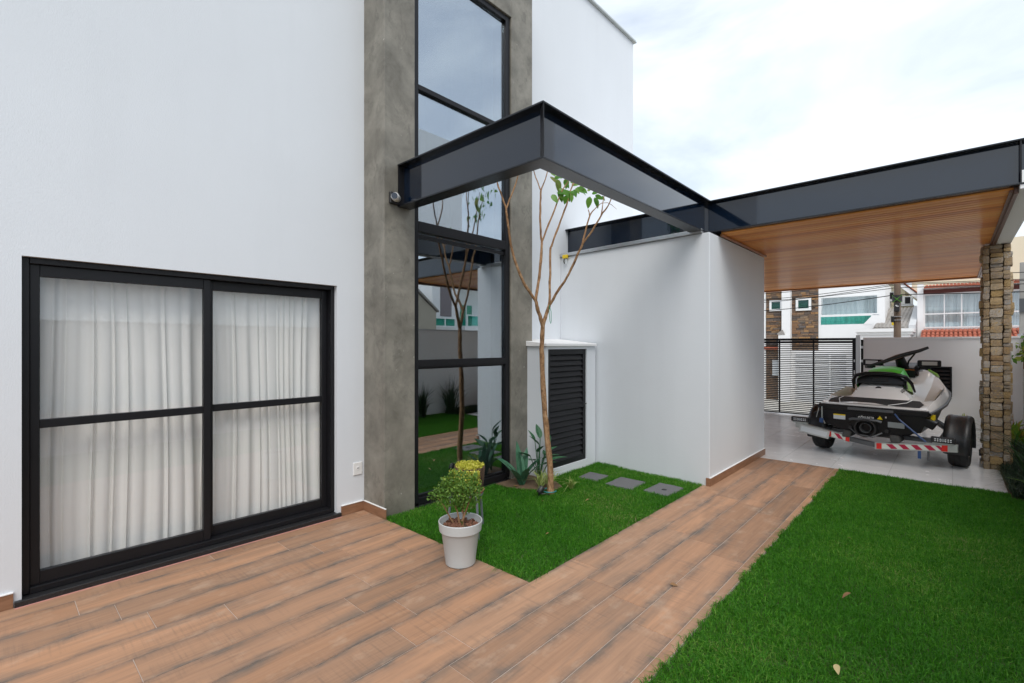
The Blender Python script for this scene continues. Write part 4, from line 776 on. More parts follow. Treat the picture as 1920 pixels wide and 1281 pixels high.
def put_leaf(pos, sz, ang, me=LM, par=tree, root=TB, tilt=.5):
    a = math.radians(ang); d = (CR_ * math.cos(a) + Vector((0, 0, 1)) * math.sin(a) + CF * random.uniform(-.5, .5)).normalized()
    nrm = (-CF + Vector((random.uniform(-tilt, tilt), random.uniform(-tilt, tilt), random.uniform(.0, .9)))).normalized(); xax = d.cross(nrm).normalized(); nrm = xax.cross(d)
    M = Matrix((xax, d, nrm)).transposed()
    o = link('leaf', me, par, tuple(Vector(pos) - Vector(root) - d * sz * .5), M.to_euler(), smooth=True, scale=(sz, sz, sz)); return o
for x, y, z, sz, ang in LEAVES:
    put_leaf((x, y, z), sz * .98, ang)
for i in range(24):
    x, y, z, sz, ang = random.choice(LEAVES[:11]); put_leaf((x + random.uniform(-.05, .05), y + random.uniform(.0, .14), z + random.uniform(-.02, .10)), random.uniform(.06, .11), random.uniform(-120, 40))
for i in range(34):                # the leafy tops hidden behind the beam
    bx = random.choice([(-3.07, 4.30, 3.45), (-3.05, 4.40, 3.55), (-3.3, 3.93, 3.52), (-3.14, 4.03, 3.52), (-2.98, 4.40, 3.38)]); put_leaf((bx[0] + random.uniform(-.16, .1), bx[1] + random.uniform(-.14, .16), bx[2] + random.uniform(-.06, .16)), random.uniform(.07, .13), random.uniform(-120, 60))
for key in ('RMa', 'LMab', 'RRa'):
    p = BR[key][-1]; q_ = [p[:3]] + [(p[0] + .05 * k + random.uniform(-.01, .01), p[1] + .02 * k, p[2] + .01 * k - .012 * k * k) for k in (1, 2, 3)]
    MB().tube([local(c, TB) for c in q_], [.0035, .003, .0025, .0015], 5).build('twig', 'bark', tree)
tw_ = MB().tube([(-3.105, 3.965, 1.97), (-3.112, 3.97, 1.90), (-3.105, 3.975, 1.80), (-3.095, 3.975, 1.775), (-3.085, 3.972, 1.80), (-3.082, 3.965, 1.90), (-3.10, 3.955, 1.965)], .0032, 5)
tw_.v = [(x + 3.1, y - 3.965, z - 1.9) for x, y, z in tw_.v]; tag(tw_.build('twine_loop', 'green_twine', None, (-3.1, 3.965, 1.9), smooth=True), 'loop of green twine hanging from the tree fork', 'twine')
hs = MB().tube([(-3.10 + .075 * math.cos(a * PI / 7), 3.955 + .07 * math.sin(a * PI / 7), .03) for a in range(-9, 2)], .007, 6); hs.v = [(x + 3.1, y - 3.95, z) for x, y, z in hs.v]
tag(hs.build('hose_ring', 'teal_hose', None, (-3.1, 3.95, 0), smooth=True), 'teal hose round the foot of the tree', 'hose')
sp = thing('garden_spotlight', (-3.11, 3.80, 0), 'small black garden spotlight in front of the tree', 'spotlight')
MB().lathe([(.006, -.03), (.006, .04)], (0, 0, 0), 8).build('stake', 'black_plastic', sp); MB().lathe([(.028, 0), (.034, .015), (.034, .06), (.025, .075)], (0, 0, 0), 18).build('lamp_head', 'black_plastic', sp, (0, 0, .035), (math.radians(-35), math.radians(10), 0), smooth=True)
MB().tube([(.02, 0, .03), (.06, .03, .035), (.08, .07, .02)], .004, 5).build('cable', 'black_plastic', sp)

# ------------------------------------------------------------------ corner planting
def strap_leaf(length, w, out, rise, bend, n=8):
    vs = []; m = MB()
    for i in range(n + 1):
        t = i / n; hw = w * .5 * (.55 + 1.6 * t - 2.15 * t * t + .02) if t < .98 else .002; r = out * (t ** 1.3); z = rise * t - bend * t * t * t
        vs += [(-hw, r, z + hw * .35), (0, r, z), (hw, r, z + hw * .35)]
    fs = []
    for i in range(n): fs += [(3*i, 3*i+1, 3*i+4, 3*i+3), (3*i+1, 3*i+2, 3*i+5, 3*i+4)]
    return m.add(vs, fs)
ag = thing('agave_plant', (-3.50, 3.98, 0), 'broad blue-green agave at the foot of the cement pier', 'plant')
for i, (a, w, out, rise, bend) in enumerate([(100, .10, .36, .34, .10), (75, .10, .10, .42, .0), (20, .10, .16, .36, .02), (-30, .095, .22, .30, .04), (140, .095, .20, .30, .05), (190, .09, .22, .26, .06), (240, .09, .20, .26, .05), (300, .09, .22, .28, .05), (50, .085, .07, .32, .0), (120, .08, .05, .36, .0)]):
    strap_leaf(1, w * 1.15, out * 1.12, rise * 1.12, bend * 1.1).build('leaf', 'agave', ag, (random.uniform(-.015, .015), random.uniform(-.015, .015), .0), (0, 0, math.radians(a)), smooth=True)
st_ = thing('strelitzia_plant', (-3.42, 4.18, 0), 'dark green upright plant with oval leaves behind the tree trunk', 'plant')
SL = leaf_mesh('leaf', 'strelitzia', .40, .5, .06)
for (dx, dy, h_, sz, az_, tl) in [(.0, .02, .50, .20, 60, .9), (-.04, .05, .42, .17, 150, .8), (.02, -.05, .36, .17, 250, .7), (.06, .03, .34, .20, 350, .35), (.02, .08, .30, .22, 30, .25), (-.03, -.04, .26, .20, 200, .3), (.05, -.02, .22, .18, 300, .3), (-.06, 0, .46, .16, 100, 1.0), (.09, -.05, .30, .22, 280, .4), (-.08, -.06, .30, .2, 170, .45), (.03, .1, .4, .18, 20, .7), (.1, .06, .26, .22, 330, .2)]:
    MB().tube([(0, 0, 0), (dx * .5, dy * .5, h_ * .55), (dx, dy, h_)], [.007, .006, .004], 6).build('stalk', 'strelitzia', st_); link('leaf', SL, st_, (dx, dy, h_ - .01), (tl, 0, math.radians(az_)), smooth=True, scale=(sz, sz, sz))
for i, (x, y, s_) in enumerate([(-3.27, 4.02, 1.), (-3.22, 4.12, 1.1), (-3.02, 4.24, .65)]):
    P = np.zeros((44, 3)); P[:, :2] = RNG.normal(0, .010, (44, 2))
    o = blades('spider_plant', P, RNG.uniform(.13, .26, 44) * s_, .013, .75, 'spider', droop=.1); o.location = (x, y, 0.004)
    tag(o, ['striped yellow-green spider plant in front of the agave', 'striped spider plant touching the tree trunk', 'smallest spider plant on the cabinet side of the trunk'][i], 'plant', 'spider plants under the tree')
LL_ = leaf_mesh('fallen_leaf', 'dead_leaf', .6, .25, .25)
for i, (x, y, s_, lab) in enumerate([(-.45, 3.525, .062, 'pale curled fallen leaf in the middle of the right lawn'), (-.40, 2.69, .05, 'brown fallen leaf at the near edge of the right lawn'), (-.60, 4.52, .03, 'tiny dry leaf on the right lawn close to the path'), (-2.37, 3.02, .03, 'small pinkish fallen leaf on the small lawn'), (-2.90, 3.62, .04, 'brown fallen leaf on the lawn left of the spotlight'), (-2.60, 3.95, .045, 'brown fallen leaf on the lawn right of the trunk'), (-3.52, 3.86, .06, 'yellow fallen leaf on the soil under the agave'), (-1.335, 2.96, .05, 'twisted dry leaf lying on a joint of the path')]):
    o = link('fallen_leaf', LL_, None, (x, y, .050 if i in (0, 1, 2, 3, 4, 5) else .012), (random.uniform(-.3, .3), random.uniform(-.3, .3), random.uniform(0, 6)), smooth=True, scale=(s_, s_, s_)); tag(o, lab, 'leaf')

# ------------------------------------------------------------------ potted bush
PT = (-2.578, 2.268, 0)
pb = thing('potted_bush', PT, 'small round-leaved bush in a pale grey plastic pot', 'potted plant')
pot = MB().lathe([(.0001, .0), (.098, .0), (.105, .006), (.134, .232), (.137, .236), (.149, .240), (.156, .303), (.153, .307), (.147, .303), (.138, .24), (.128, .225), (.10, .02), (.0001, .02)], (0, 0, 0), 48).build('pot', 'pot_grey', pb, smooth=True)
MB().lathe([(.0001, .25), (.136, .25), (.138, .258), (.0001, .268)], (0, 0, 0), 28).build('soil', 'soil', pb)
ch = MB()
for i in range(150):
    a, r = random.uniform(0, 2*PI), .125 * math.sqrt(random.random()); s_ = random.uniform(.010, .022); ex, ey, ez = (random.uniform(.6, 1.4) * s_, random.uniform(.6, 1.2) * s_, random.uniform(.3, .7) * s_); t_ = random.uniform(0, 3); cx, cy, cz = r * math.cos(a), r * math.sin(a), .264 + random.uniform(0, .014)
    base = [(ex, 0, 0), (0, ey, 0), (-ex, 0, 0), (0, -ey, 0), (0, 0, ez), (0, 0, -ez)]; rot_ = Matrix.Rotation(t_, 3, Vector((random.random(), random.random(), random.random())).normalized())
    ch.add([tuple(rot_ @ Vector(b_) + Vector((cx, cy, cz))) for b_ in base], [(0, 1, 4), (1, 2, 4), (2, 3, 4), (3, 0, 4), (1, 0, 5), (2, 1, 5), (3, 2, 5), (0, 3, 5)])
o = ch.build('bark_chips', 'chips', pb); o['kind'] = 'stuff'
stems = [[(.02, 0, .24), (.025, .005, .33), (.015, .01, .42), (.01, .02, .50)], [(.02, 0, .30), (.05, .02, .40), (.07, .04, .48)], [(-.03, -.01, .24), (-.06, -.04, .31), (-.10, -.07, .40), (-.13, -.1, .46)], [(.0, .0, .24), (-.02, -.01, .36), (-.06, -.03, .46)], [(.02, .0, .36), (.0, .05, .46), (-.02, .07, .55)], [(.015, .01, .42), (.05, -.03, .52)]]
for s_ in stems: MB().tube(s_, [.0085, .006, .004, .003][:len(s_)], 7).build('stem', 'bark', pb, smooth=True)
R3 = np.array([CR_.x, CR_.y, 0]); F3 = np.array([CF.x, CF.y, 0])
cl = [(0, 0, .50, .10), (.05, .03, .47, .085), (-.06, -.02, .49, .09), (-.115, -.05, .485, .065), (-.165, 0, .475, .05), (.085, .0, .505, .06), (.02, .03, .565, .08), (-.04, .03, .56, .075), (.0, -.06, .52, .08), (.05, -.05, .54, .07), (-.08, .03, .53, .07), (.03, .0, .42, .06), (-.02, .02, .605, .045), (.10, .04, .56, .045), (.04, .01, .62, .03), (-.205, -.01, .475, .03), (-.14, .02, .52, .045), (.12, -.02, .47, .04), (.10, .02, .61, .03), (-.10, .0, .585, .04), (-.17, .01, .51, .03), (.13, .03, .53, .03), (-.05, .0, .64, .03)]
Pl = []; rn = []
for (u, d_, z, r) in cl:
    n = int(260000 * r ** 3 + 1900 * r); q = RNG.normal(0, 1, (n, 3)); q /= np.linalg.norm(q, axis=1)[:, None]; q *= (r * RNG.uniform(.2, 1.3, n) ** .6)[:, None]
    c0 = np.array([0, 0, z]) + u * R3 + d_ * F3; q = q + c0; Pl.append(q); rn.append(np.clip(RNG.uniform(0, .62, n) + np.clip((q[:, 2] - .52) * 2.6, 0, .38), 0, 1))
Pl = np.concatenate(Pl); rn = np.concatenate(rn); kp = RNG.uniform(0, 1, len(Pl)) < .68; Pl, rn = Pl[kp], rn[kp]; f_ = leaf_cloud('foliage', Pl, .0145, 'bush', pb, 'stuff', rn, 1.35)
for i in range(5): MB().tube([(.01, .0, .25), (.015 + random.uniform(-.02, .02), random.uniform(-.02, .02), .30)], .003, 5).build('sprout', 'bush', pb)

# fern-fibre pot on a metal stand
ST = (-2.955, 2.70, 0)
ps = thing('plant_stand', ST, 'grey metal three-legged plant stand on the lawn edge', 'plant stand')
MB().lathe([(.105, .315), (.115, .315), (.115, .327), (.105, .327)], (0, 0, 0), 32, closed=True).build('ring', 'grey_tube', ps, smooth=True)
for a in (-20, 100, 222):
    ca, sa = math.cos(math.radians(a)), math.sin(math.radians(a)); MB().tube([(ca * .11, sa * .11, .322), (ca * .135, sa * .135, .325), (ca * .152, sa * .152, .305), (ca * .158, sa * .158, .26), (ca * .185, sa * .185, -.01)], .0105, 8).build('leg', 'grey_tube', ps, smooth=True)
fp = thing('fibre_planter', (ST[0], ST[1], .33), 'dark tree-fern fibre pot with trailing lime-green plant', 'planter')
MB().lathe([(.0001, .0), (.10, .0), (.112, .02), (.13, .20), (.128, .212), (.112, .212), (.105, .19), (.0001, .19)], (0, 0, 0), 40).build('pot', 'fern_fibre', fp, smooth=True); MB().lathe([(.0001, -.002), (.112, -.002), (.124, .022), (.118, .022), (.108, .002), (.0001, .001)], (0, 0, 0), 32).build('saucer', 'terracotta', fp, smooth=True)
nn = 1100; a = RNG.uniform(0, 2*PI, nn); r = .12 * np.sqrt(RNG.uniform(0, 1, nn)); Pm = np.stack([r * np.cos(a), r * np.sin(a), .195 + RNG.uniform(0, .04, nn)], 1)
k = 900; tt = RNG.uniform(-1, 1, k); dn = RNG.uniform(0, 1, k) ** 1.4; fr = -F3 * .128 + R3[None, :] * (tt * .115)[:, None] - R3 * .025; Pf = fr + np.stack([np.zeros(k), np.zeros(k), .205 - dn * .16], 1) + RNG.normal(0, .008, (k, 3))
leaf_cloud('trailing_leaves', np.concatenate([Pm, Pf]), .015, 'lime', fp, 'stuff', None, 1.2)
for i in range(9):
    u_ = random.uniform(-.1, .1); v_ = random.uniform(-.08, .05); MB().tube([tuple(R3 * u_ + F3 * v_ + np.array([0, 0, .2])), tuple(R3 * (u_ + .01) + F3 * v_ + np.array([0, 0, .235 + random.random() * .02]))], .002, 4).build('sprig', 'lime', fp)

# ------------------------------------------------------------------ right-hand bed
tag(MB().prism([(.442, 6.95), (.905, 6.95), (.905, 11.96), (.442, 11.96)], -.03, -.008).build('side_bed', 'soil'), kind='structure')
PM = scatter([(.46, 7.0), (.9, 7.0), (.9, 11.9), (.46, 11.9)], 9000, [[(.30, 8.44), (.54, 8.44), (.54, 8.71), (.30, 8.71)]]); PM[:, 2] = .0
tag(blades('mondo_grass', PM, RNG.uniform(.06, .20, len(PM)), .006, .9, 'mondo', droop=.15), 'dark dwarf mondo grass filling the bed beside the pillar', 'ground cover', kind='stuff')
for i, (x, y, s_, lab) in enumerate([(.66, 10.2, 1., 'yellow-green leafy plant right of the stone pillar'), (.17, 11.72, .8, 'yellow-green leafy plant at the wall left of the stone pillar'), (.72, 11.2, 1.0, 'yellow-green leafy plant in the far bed corner'), (.62, 7.45, .45, 'young yellowish shoot in the dark ground cover')]):
    o = thing('croton_plant', (x, y, 0), lab, 'plant', 'yellow-green plants along the bed'); CM = MATS.get('croton')
    n = 34 if s_ > .5 else 9; P = np.zeros((n, 3)); P[:, :2] = RNG.normal(0, .05 * s_, (n, 2)); b_ = blades('leaves', P, RNG.uniform(.22, .48, n) * s_, .075 * s_, .45, 'croton', o, droop=.05)
    if i == 1: B(-.09, .12, -.11, .10, -.02, .05).build('soil_mound', 'soil', o, bevel=.03)
for i, (x, y, s_) in enumerate([(.72, 6.25, 1.), (.70, 7.02, 1.2), (.72, 5.3, .8)]):
    n = 130; P = np.zeros((n, 3)); P[:, :2] = RNG.normal(0, .035, (n, 2)); o = blades('flax_plant', P, RNG.uniform(.35, .85, n) * s_, .016, .42, 'tallgrass', droop=.02); o.location = (x, y, 0)
    tag(o, ['dark strappy flax clump in front of the garden wall', 'larger strappy flax clump nearest the driveway', 'smallest strappy flax clump against the garden wall'][i], 'plant', 'flax clumps along the garden wall')
vine = thing('wall_plant', (.88, 11.4, 1.45), 'small leafy sprig growing at the right garden wall', 'plant')
leaf_cloud('foliage', RNG.normal(0, 1, (60, 3)) * np.array([[.05, .18, .10]]) + np.array([[-.02, 0, 0]]), .06, 'bush', vine)
MB().tube([(0, .1, -.3), (-.01, .0, .05)], .006, 5).build('stem', 'bark', vine)

# ------------------------------------------------------------------ street: houses, pole, cables
HY_, GZ = 21.0, -.63
def far_window(root, rl, x0, x1, y, z0, z1, pane='glass_far', frame='white_metal', t=.05, mull=(), rails=(), name='window'):
    w = thing(name, local(((x0 + x1) / 2, y, (z0 + z1) / 2), rl), parent=root); c = ((x0 + x1) / 2, y, (z0 + z1) / 2)
    f_ = MB().box(x0, x1, y - .04, y + .02, z1 - t, z1).box(x0, x1, y - .04, y + .02, z0, z0 + t).box(x0, x0 + t, y - .04, y + .02, z0 + t, z1 - t).box(x1 - t, x1, y - .04, y + .02, z0 + t, z1 - t)
    for mx in mull: f_.box(mx - t * .35, mx + t * .35, y - .03, y + .015, z0 + t, z1 - t)
    for rz in rails: f_.box(x0 + t, x1 - t, y - .038, y + .016, rz - t * .45, rz + t * .45)
    part(w, c, f_, 'frame', frame); part(w, c, B(x0 + t, x1 - t, y - .005, y + .002, z0 + t, z1 - t), 'pane', pane); return w
HA = (-4.2, HY_, GZ)
ha = thing('street_house', HA, 'two-storey house across the street with dark slate cladding and green glass window', 'house')
ap = lambda mb, n, m, **k: part(ha, HA, mb, n, m, **k)
ap(MB().box(-9, -3.67, HY_, HY_ + 6, GZ - .1, 6.2), 'clad_wall', 'slate_far')
ap(MB().box(-3.67, -3.63, HY_ - .02, HY_ + 6, GZ - .1, 6.0).box(-3.63, -1.70, HY_, HY_ + .2, 3.34, 3.75).box(-3.63, -1.70, HY_ - .02, HY_ + .2, GZ - .1, 2.27).box(-1.87, -1.70, HY_, HY_ + .2, 2.27, 3.34).box(-2.05, -1.87, HY_ - .015, HY_ + .2, 2.27, 2.60).box(-3.63, -1.70, HY_ + 2.5, HY_ + 2.7, GZ, 3.75).box(-1.75, -1.70, HY_ + .2, HY_ + 2.5, GZ, 3.75).box(-3.63, -1.75, HY_ + .2, HY_ + 2.5, 2.15, 2.25), 'wall', 'plaster_smooth')
ap(MB().box(-4.84, -4.55, HY_ - .30, HY_ - .003, 1.95, 6.0).box(-4.95, -4.55, HY_ - .32, HY_ - .003, GZ - .1, 1.949), 'pilaster', 'plaster_smooth'); ap(MB().extrude([(-4.98, 1.95), (-4.72, 1.95), (-4.80, 2.14), (-4.98, 2.0)], 'y', HY_ - .34, HY_ - .301), 'pilaster_cap', 'grey_tile')
ap(MB().box(-5.56, -5.46, HY_ - .1, HY_ - .003, GZ, 4.5), 'downpipe', 'white_metal')
sst = B(-.5, .5, -.5, .5, -.5, .5).mesh('cladding_stone', 'slate_stone'); r_ = random.Random(4)
for xa, xb in ((-5.45, -4.845), (-4.545, -3.672)):
    z = 1.55
    while z < 4.0:
        hh = r_.uniform(.05, .085); x = xa
        while x < xb - .02:
            w = min(r_.uniform(.10, .30), xb - x); w = xb - x if xb - x - w < .06 else w
            if not ((x < -4.86 and x + w > -5.34 and z + hh > 2.87 and z < 3.33) or (x < -3.9 and x + w > -4.42 and z + hh > 2.84 and z < 3.36)):
                link('cladding_stone', sst, ha, local((x + w / 2, HY_ - .005 - r_.uniform(0, .03), z + hh / 2), HA), scale=(w - .008, .06, hh - .008))
            x += w
        z += hh
far_window(ha, HA, -5.33, -4.87, HY_ - .03, 2.89, 3.32, 'glass_green', t=.075); far_window(ha, HA, -4.41, -3.90, HY_ - .03, 2.86, 3.34, 'glass_green', t=.08)
far_window(ha, HA, -3.63, -1.87, HY_ + .02, 2.62, 3.34, 'glass_far', t=.05); far_window(ha, HA, -3.63, -2.05, HY_ + .02, 2.27, 2.62, 'glass_green', t=.03)
ap(MB().extrude([(-2.31, 2.28), (-2.05, 2.28), (-2.05, 2.60)], 'y', HY_ - .03, HY_ + .19), 'sloped_corner', 'plaster_smooth')
curtain('curtain', HY_ + .28, -3.6, -1.78, 2.27, 3.33, 'curtain_grey', 'pale grey curtains behind the wide window across the street', .03, 40, 11, axis='x')
gd = thing('garage_door', local((-3.6, HY_ - .05, .3), HA), parent=ha)
part(gd, (-3.6, HY_ - .05, .3), B(-4.66, -2.55, HY_ - .10, HY_ - .026, GZ, 1.35), 'door_panel', 'plaster_smooth')
for i in range(9): z = GZ + .12 + i * .2; part(gd, (-3.6, HY_ - .05, .3), B(-4.40, -2.8, HY_ - .13, HY_ - .101, z, z + .10), 'slat', 'plaster_grey')
part(gd, (-3.6, HY_ - .05, .3), MB().box(-3.83, -3.77, HY_ - .14, HY_ - .131, GZ, 1.3).box(-3.32, -3.26, HY_ - .14, HY_ - .131, GZ, 1.3), 'stile', 'white_metal')
ap(B(-5.2, -4.9, HY_ - .16, HY_ - .08, .35, .95), 'notice_board', 'sticker'); ap(B(-9, -4.67, HY_ - .12, HY_ - .061, 1.38, 1.50), 'red_band', 'clay_tile')
# porch cornice in front
ap(MB().box(-2.2, -.95, 19.0, 20.5, 1.2, 1.88).box(-2.26, -.90, 18.94, 20.5, 1.881, 1.96).box(-2.32, -.86, 18.88, 20.5, 1.961, 2.06).box(-2.2, -.95, 19.0, 19.3, GZ, 1.199), 'porch_cornice', 'plaster_smooth')

HB = (-1.4, 23.8, GZ)
hb_ = thing('gabled_house', HB, 'white gabled house with grey roof tiles and air conditioners behind the pole', 'house')
bp = lambda mb, n, m, **k: part(hb_, HB, mb, n, m, **k)
bp(MB().box(-2.4, -1.30, 23.6, 26, GZ, 3.9).add([(-2.4, 23.6, 3.9), (-1.30, 23.6, 3.9), (-1.30, 26, 3.9), (-2.4, 26, 3.9), (-2.4, 23.6, 4.6), (-2.4, 26, 4.6)], [(0, 1, 4), (3, 5, 2), (0, 4, 5, 3), (1, 2, 5, 4)]), 'wall', 'plaster_cream')
bp(MB().loft([[(-2.4, 23.2, 4.95), (-2.4, 26, 4.95), (-2.4, 26, 4.75), (-2.4, 23.2, 4.75)], [(-.92, 23.2, 3.42), (-.92, 26, 3.42), (-.92, 26, 3.22), (-.92, 23.2, 3.22)]], closed=True), 'eave', 'plaster_smooth'); bp(MB().loft([[(-2.4, 23.15, 5.03), (-2.4, 26, 5.03), (-2.4, 26, 4.955), (-2.4, 23.15, 4.955)], [(-.88, 23.15, 3.46), (-.88, 26, 3.46), (-.88, 26, 3.425), (-.88, 23.15, 3.425)]], closed=True), 'roof', 'clay_tile')
for i, (x, z) in enumerate(((-1.72, 3.38), (-1.24, 3.18))):
    ac = thing('air_conditioner', local((x, 22.9, z), HB), parent=hb_); B(-.16, .20, -.13, .13, -.14, .16).build('casing', 'plate_grey', ac, bevel=.01); B(-.02, .13, -.135, -.131, -.11, .13).build('grille', 'black_matt', ac); B(-.17, .21, -.12, .5, -.19, -.142).build('bracket', 'plaster_grey', ac)
bp(MB().box(-1.80, -1.05, 23.0, 23.59, 2.6, 3.04), 'balcony', 'plaster_cream')
tl = MB()
for c_ in range(8):
    for r2 in range(7):
        x = -1.93 + c_ * .105 + r2 * .026; y = 20.6 + r2 * .24; z = 2.12 + r2 * .105; rr = .055; vs = []
        for (yy, zz, k_) in ((y, z, 1.), (y + .27, z + .125, .8)): vs += [(x + .02 * (yy > y) + rr * k_ * math.cos(PI * q / 5), yy, zz + rr * .7 * k_ * math.sin(PI * q / 5)) for q in range(6)]
        o_ = len(tl.v); tl.add(vs, [(q, q + 1, q + 7, q + 6) for q in range(5)])
o = bp(tl, 'roof_tiles', 'grey_tile'); o['kind'] = 'stuff'
bp(MB().loft([[(-2.0, 20.55, 2.07), (-1.06, 20.55, 2.07), (-1.06, 20.55, 2.11), (-2.0, 20.55, 2.11)], [(-1.83, 22.2, 2.79), (-.99, 22.2, 2.79), (-.99, 22.2, 2.83), (-1.83, 22.2, 2.83)]], closed=True), 'lower_roof', 'grey_tile')
bp(MB().loft([[(-1.04, 20.4, 1.8), (-.86, 20.4, 1.8), (-.86, 20.4, 2.2), (-1.04, 20.4, 2.2)], [(-.98, 22.3, 1.8), (-.83, 22.3, 1.8), (-.83, 22.3, 2.95), (-.98, 22.3, 2.95)]], closed=True), 'parapet', 'plaster_grey')

HC = (0.0, HY_, GZ)
hc = thing('tiled_house', HC, 'house across the street with red clay tiles and a wide curtained window', 'house')
cp_ = lambda mb, n, m, **k: part(hc, HC, mb, n, m, **k)
cp_(MB().box(-.84, -.685, HY_ - .12, HY_ + 3, GZ, 3.58).box(-.685, 3.2, HY_ - .02, HY_ + .1, GZ, 2.10).box(-.685, 3.2, HY_ - .02, HY_ + .1, 3.37, 3.42).box(2.0, 3.2, HY_ - .02, HY_ + .1, 2.10, 3.37).box(-.685, 3.2, HY_ + 2.0, HY_ + 2.2, GZ, 3.6), 'wall', 'plaster_smooth'); cp_(B(-.685, 3.2, HY_ - .05, HY_ + .05, 3.235, 3.368), 'timber_beam', 'red_paint')
cp_(MB().box(-.70, 3.2, HY_ - .30, HY_ - .05, 3.40, 3.455), 'gutter', 'white_metal'); cp_(MB().box(-1.1, 4, 23.4, 26, 3.4, 5.2), 'upper_wall', 'plaster_cream')
far_window(hc, HC, -.685, .72, HY_, 2.10, 3.235, 'glass_far', t=.045, mull=(-.17, .24), rails=(2.57,)); far_window(hc, HC, .74, 1.95, HY_, 2.10, 3.235, 'glass_far', t=.045, mull=(1.3,), rails=(2.57,))
curtain('curtain', HY_ + .13, -.66, 1.95, 2.1, 3.25, 'curtain_grey', 'pale curtains behind the wide window above the red tiles', .03, 60, 21, axis='x')
rt = MB().loft([[(-.08, 0, 0)] * 0 or [(.045 * math.cos(PI * q / 6), 0, .036 * math.sin(PI * q / 6)) for q in range(7)], [(.036 * math.cos(PI * q / 6), .42, .03 * math.sin(PI * q / 6) + .085) for q in range(7)]], caps=True).mesh('roof_tile', 'clay_tile')
for r2 in range(3):
    for c_ in range(30): link('roof_tile', rt, hc, local((-.64 + c_ * .105, 19.5 + r2 * .36, 1.76 + r2 * .095 + random.uniform(-.004, .004)), HC), smooth=True)
for c_ in range(34): link('roof_tile', rt, hc, local((-.60 + c_ * .084 * 1.02, HY_ - .36, 3.435 + random.uniform(-.004, .004)), HC), smooth=True)
cp_(MB().loft([[(-.72, 19.5, 1.70), (2.6, 19.5, 1.70), (2.6, 19.5, 1.745), (-.72, 19.5, 1.745)], [(-.72, 20.95, 2.03), (2.6, 20.95, 2.03), (2.6, 20.95, 2.06), (-.72, 20.95, 2.06)]], closed=True).loft([[(-.66, HY_ - .36, 3.40), (3.1, HY_ - .36, 3.40), (3.1, HY_ - .36, 3.44), (-.66, HY_ - .36, 3.44)], [(-.66, 23.3, 3.46), (3.1, 23.3, 3.46), (3.1, 23.3, 3.50), (-.66, 23.3, 3.50)]], closed=True), 'roof', 'clay_tile')
cp_(B(-.70, 2.6, 19.55, 20.9, GZ, 1.69), 'porch_wall', 'plaster_smooth')

UP = (-.975, 15.0, GZ)
up = thing('utility_pole', UP, 'wooden street pole carrying black boxes beyond the white wall', 'pole')
MB().lathe([(.085, 0), (.055, 5.6)], (0, 0, 0), 14).build('pole', 'pole_wood', up, smooth=True)
def upp(mb, n, m, **k): return part(up, UP, mb, n, m, **k)
upp(B(-1.03, -.92, 14.80, 14.93, 2.36, 2.57), 'terminal_box', 'black_plastic', bevel=.012); upp(MB().box(-1.0, -.965, 14.798, 14.7995, 2.50, 2.515).box(-.985, -.935, 14.798, 14.7995, 2.478, 2.492), 'box_mark', 'ink_white'); upp(B(-1.09, -1.03, 14.86, 14.98, 2.10, 2.25), 'small_box', 'black_plastic', bevel=.01); upp(B(-1.075, -1.04, 14.85, 14.95, 2.03, 2.098), 'yellow_tag', 'yellow', bevel=.008)
cc = MB()
for s_ in (-1, 1): cc.tube([(-.975 - s_ * .08, 14.88, 2.58), (-.975, 14.84, 2.66), (-.975 + s_ * .09, 14.90, 2.76)], .009, 5)
upp(cc, 'cable_coil', 'croton'); upp(MB().lathe([(.09, 2.60), (.10, 2.60), (.10, 2.76), (.09, 2.76)], (-.975, 14.95, 0), 16, closed=True), 'cable_ring', 'black_plastic'); upp(MB().box(-1.06, -.89, 14.9, 15.1, 2.235, 2.25).box(-1.06, -.89, 14.9, 15.1, 2.15, 2.165), 'band', 'silver')
for i, (za, zb, ya, yb, r) in enumerate([(3.22, 3.02, 17.5, 15.0, .008), (3.40, 3.05, 17.6, 15.0, .008), (3.60, 3.20, 17.7, 15.0, .008), (3.45, 2.95, 18.0, 15.0, .008), (2.95, 2.78, 17.5, 15.0, .010)]):
    pts = [(-8 + (7.0) * k / 16, ya + (yb - ya) * k / 16, za + (zb - za) * k / 16 - .25 * math.sin(PI * k / 16)) for k in range(17)]; pts += [(-.9 + 9 * k / 16, 15 + .1 * k / 16, zb + .25 * k / 16 - .22 * math.sin(PI * k / 16)) for k in range(1, 17)]
    o = MB().tube([local(p_, (-.975, 15, zb)) for p_ in pts], r, 5).build('overhead_cable', 'black_matt', None, (-.975, 15, zb), smooth=True); tag(o, ['thin overhead cable second lowest on the wooden pole', 'thin overhead cable third from the top of the wooden pole', 'topmost thin overhead cable on the wooden pole', 'thin overhead cable crossing the others above the street', 'lowest and thickest overhead cable on the wooden pole'][i], 'cable', 'overhead street cables')
up2 = thing('concrete_pole', (1.16, 15.4, GZ), 'grey concrete pole behind the right garden wall', 'pole'); MB().loft([[(-.07, -.05, 0), (.07, -.05, 0), (.07, .05, 0), (-.07, .05, 0)], [(-.045, -.04, 4.0), (.045, -.04, 4.0), (.045, .04, 4.0), (-.045, .04, 4.0)]], closed=True).build('pole', 'concrete_pole', up2, bevel=.01); B(-.06, .06, -.09, -.05, 2.9, 3.2).build('meter_box', 'grey_steel', up2)

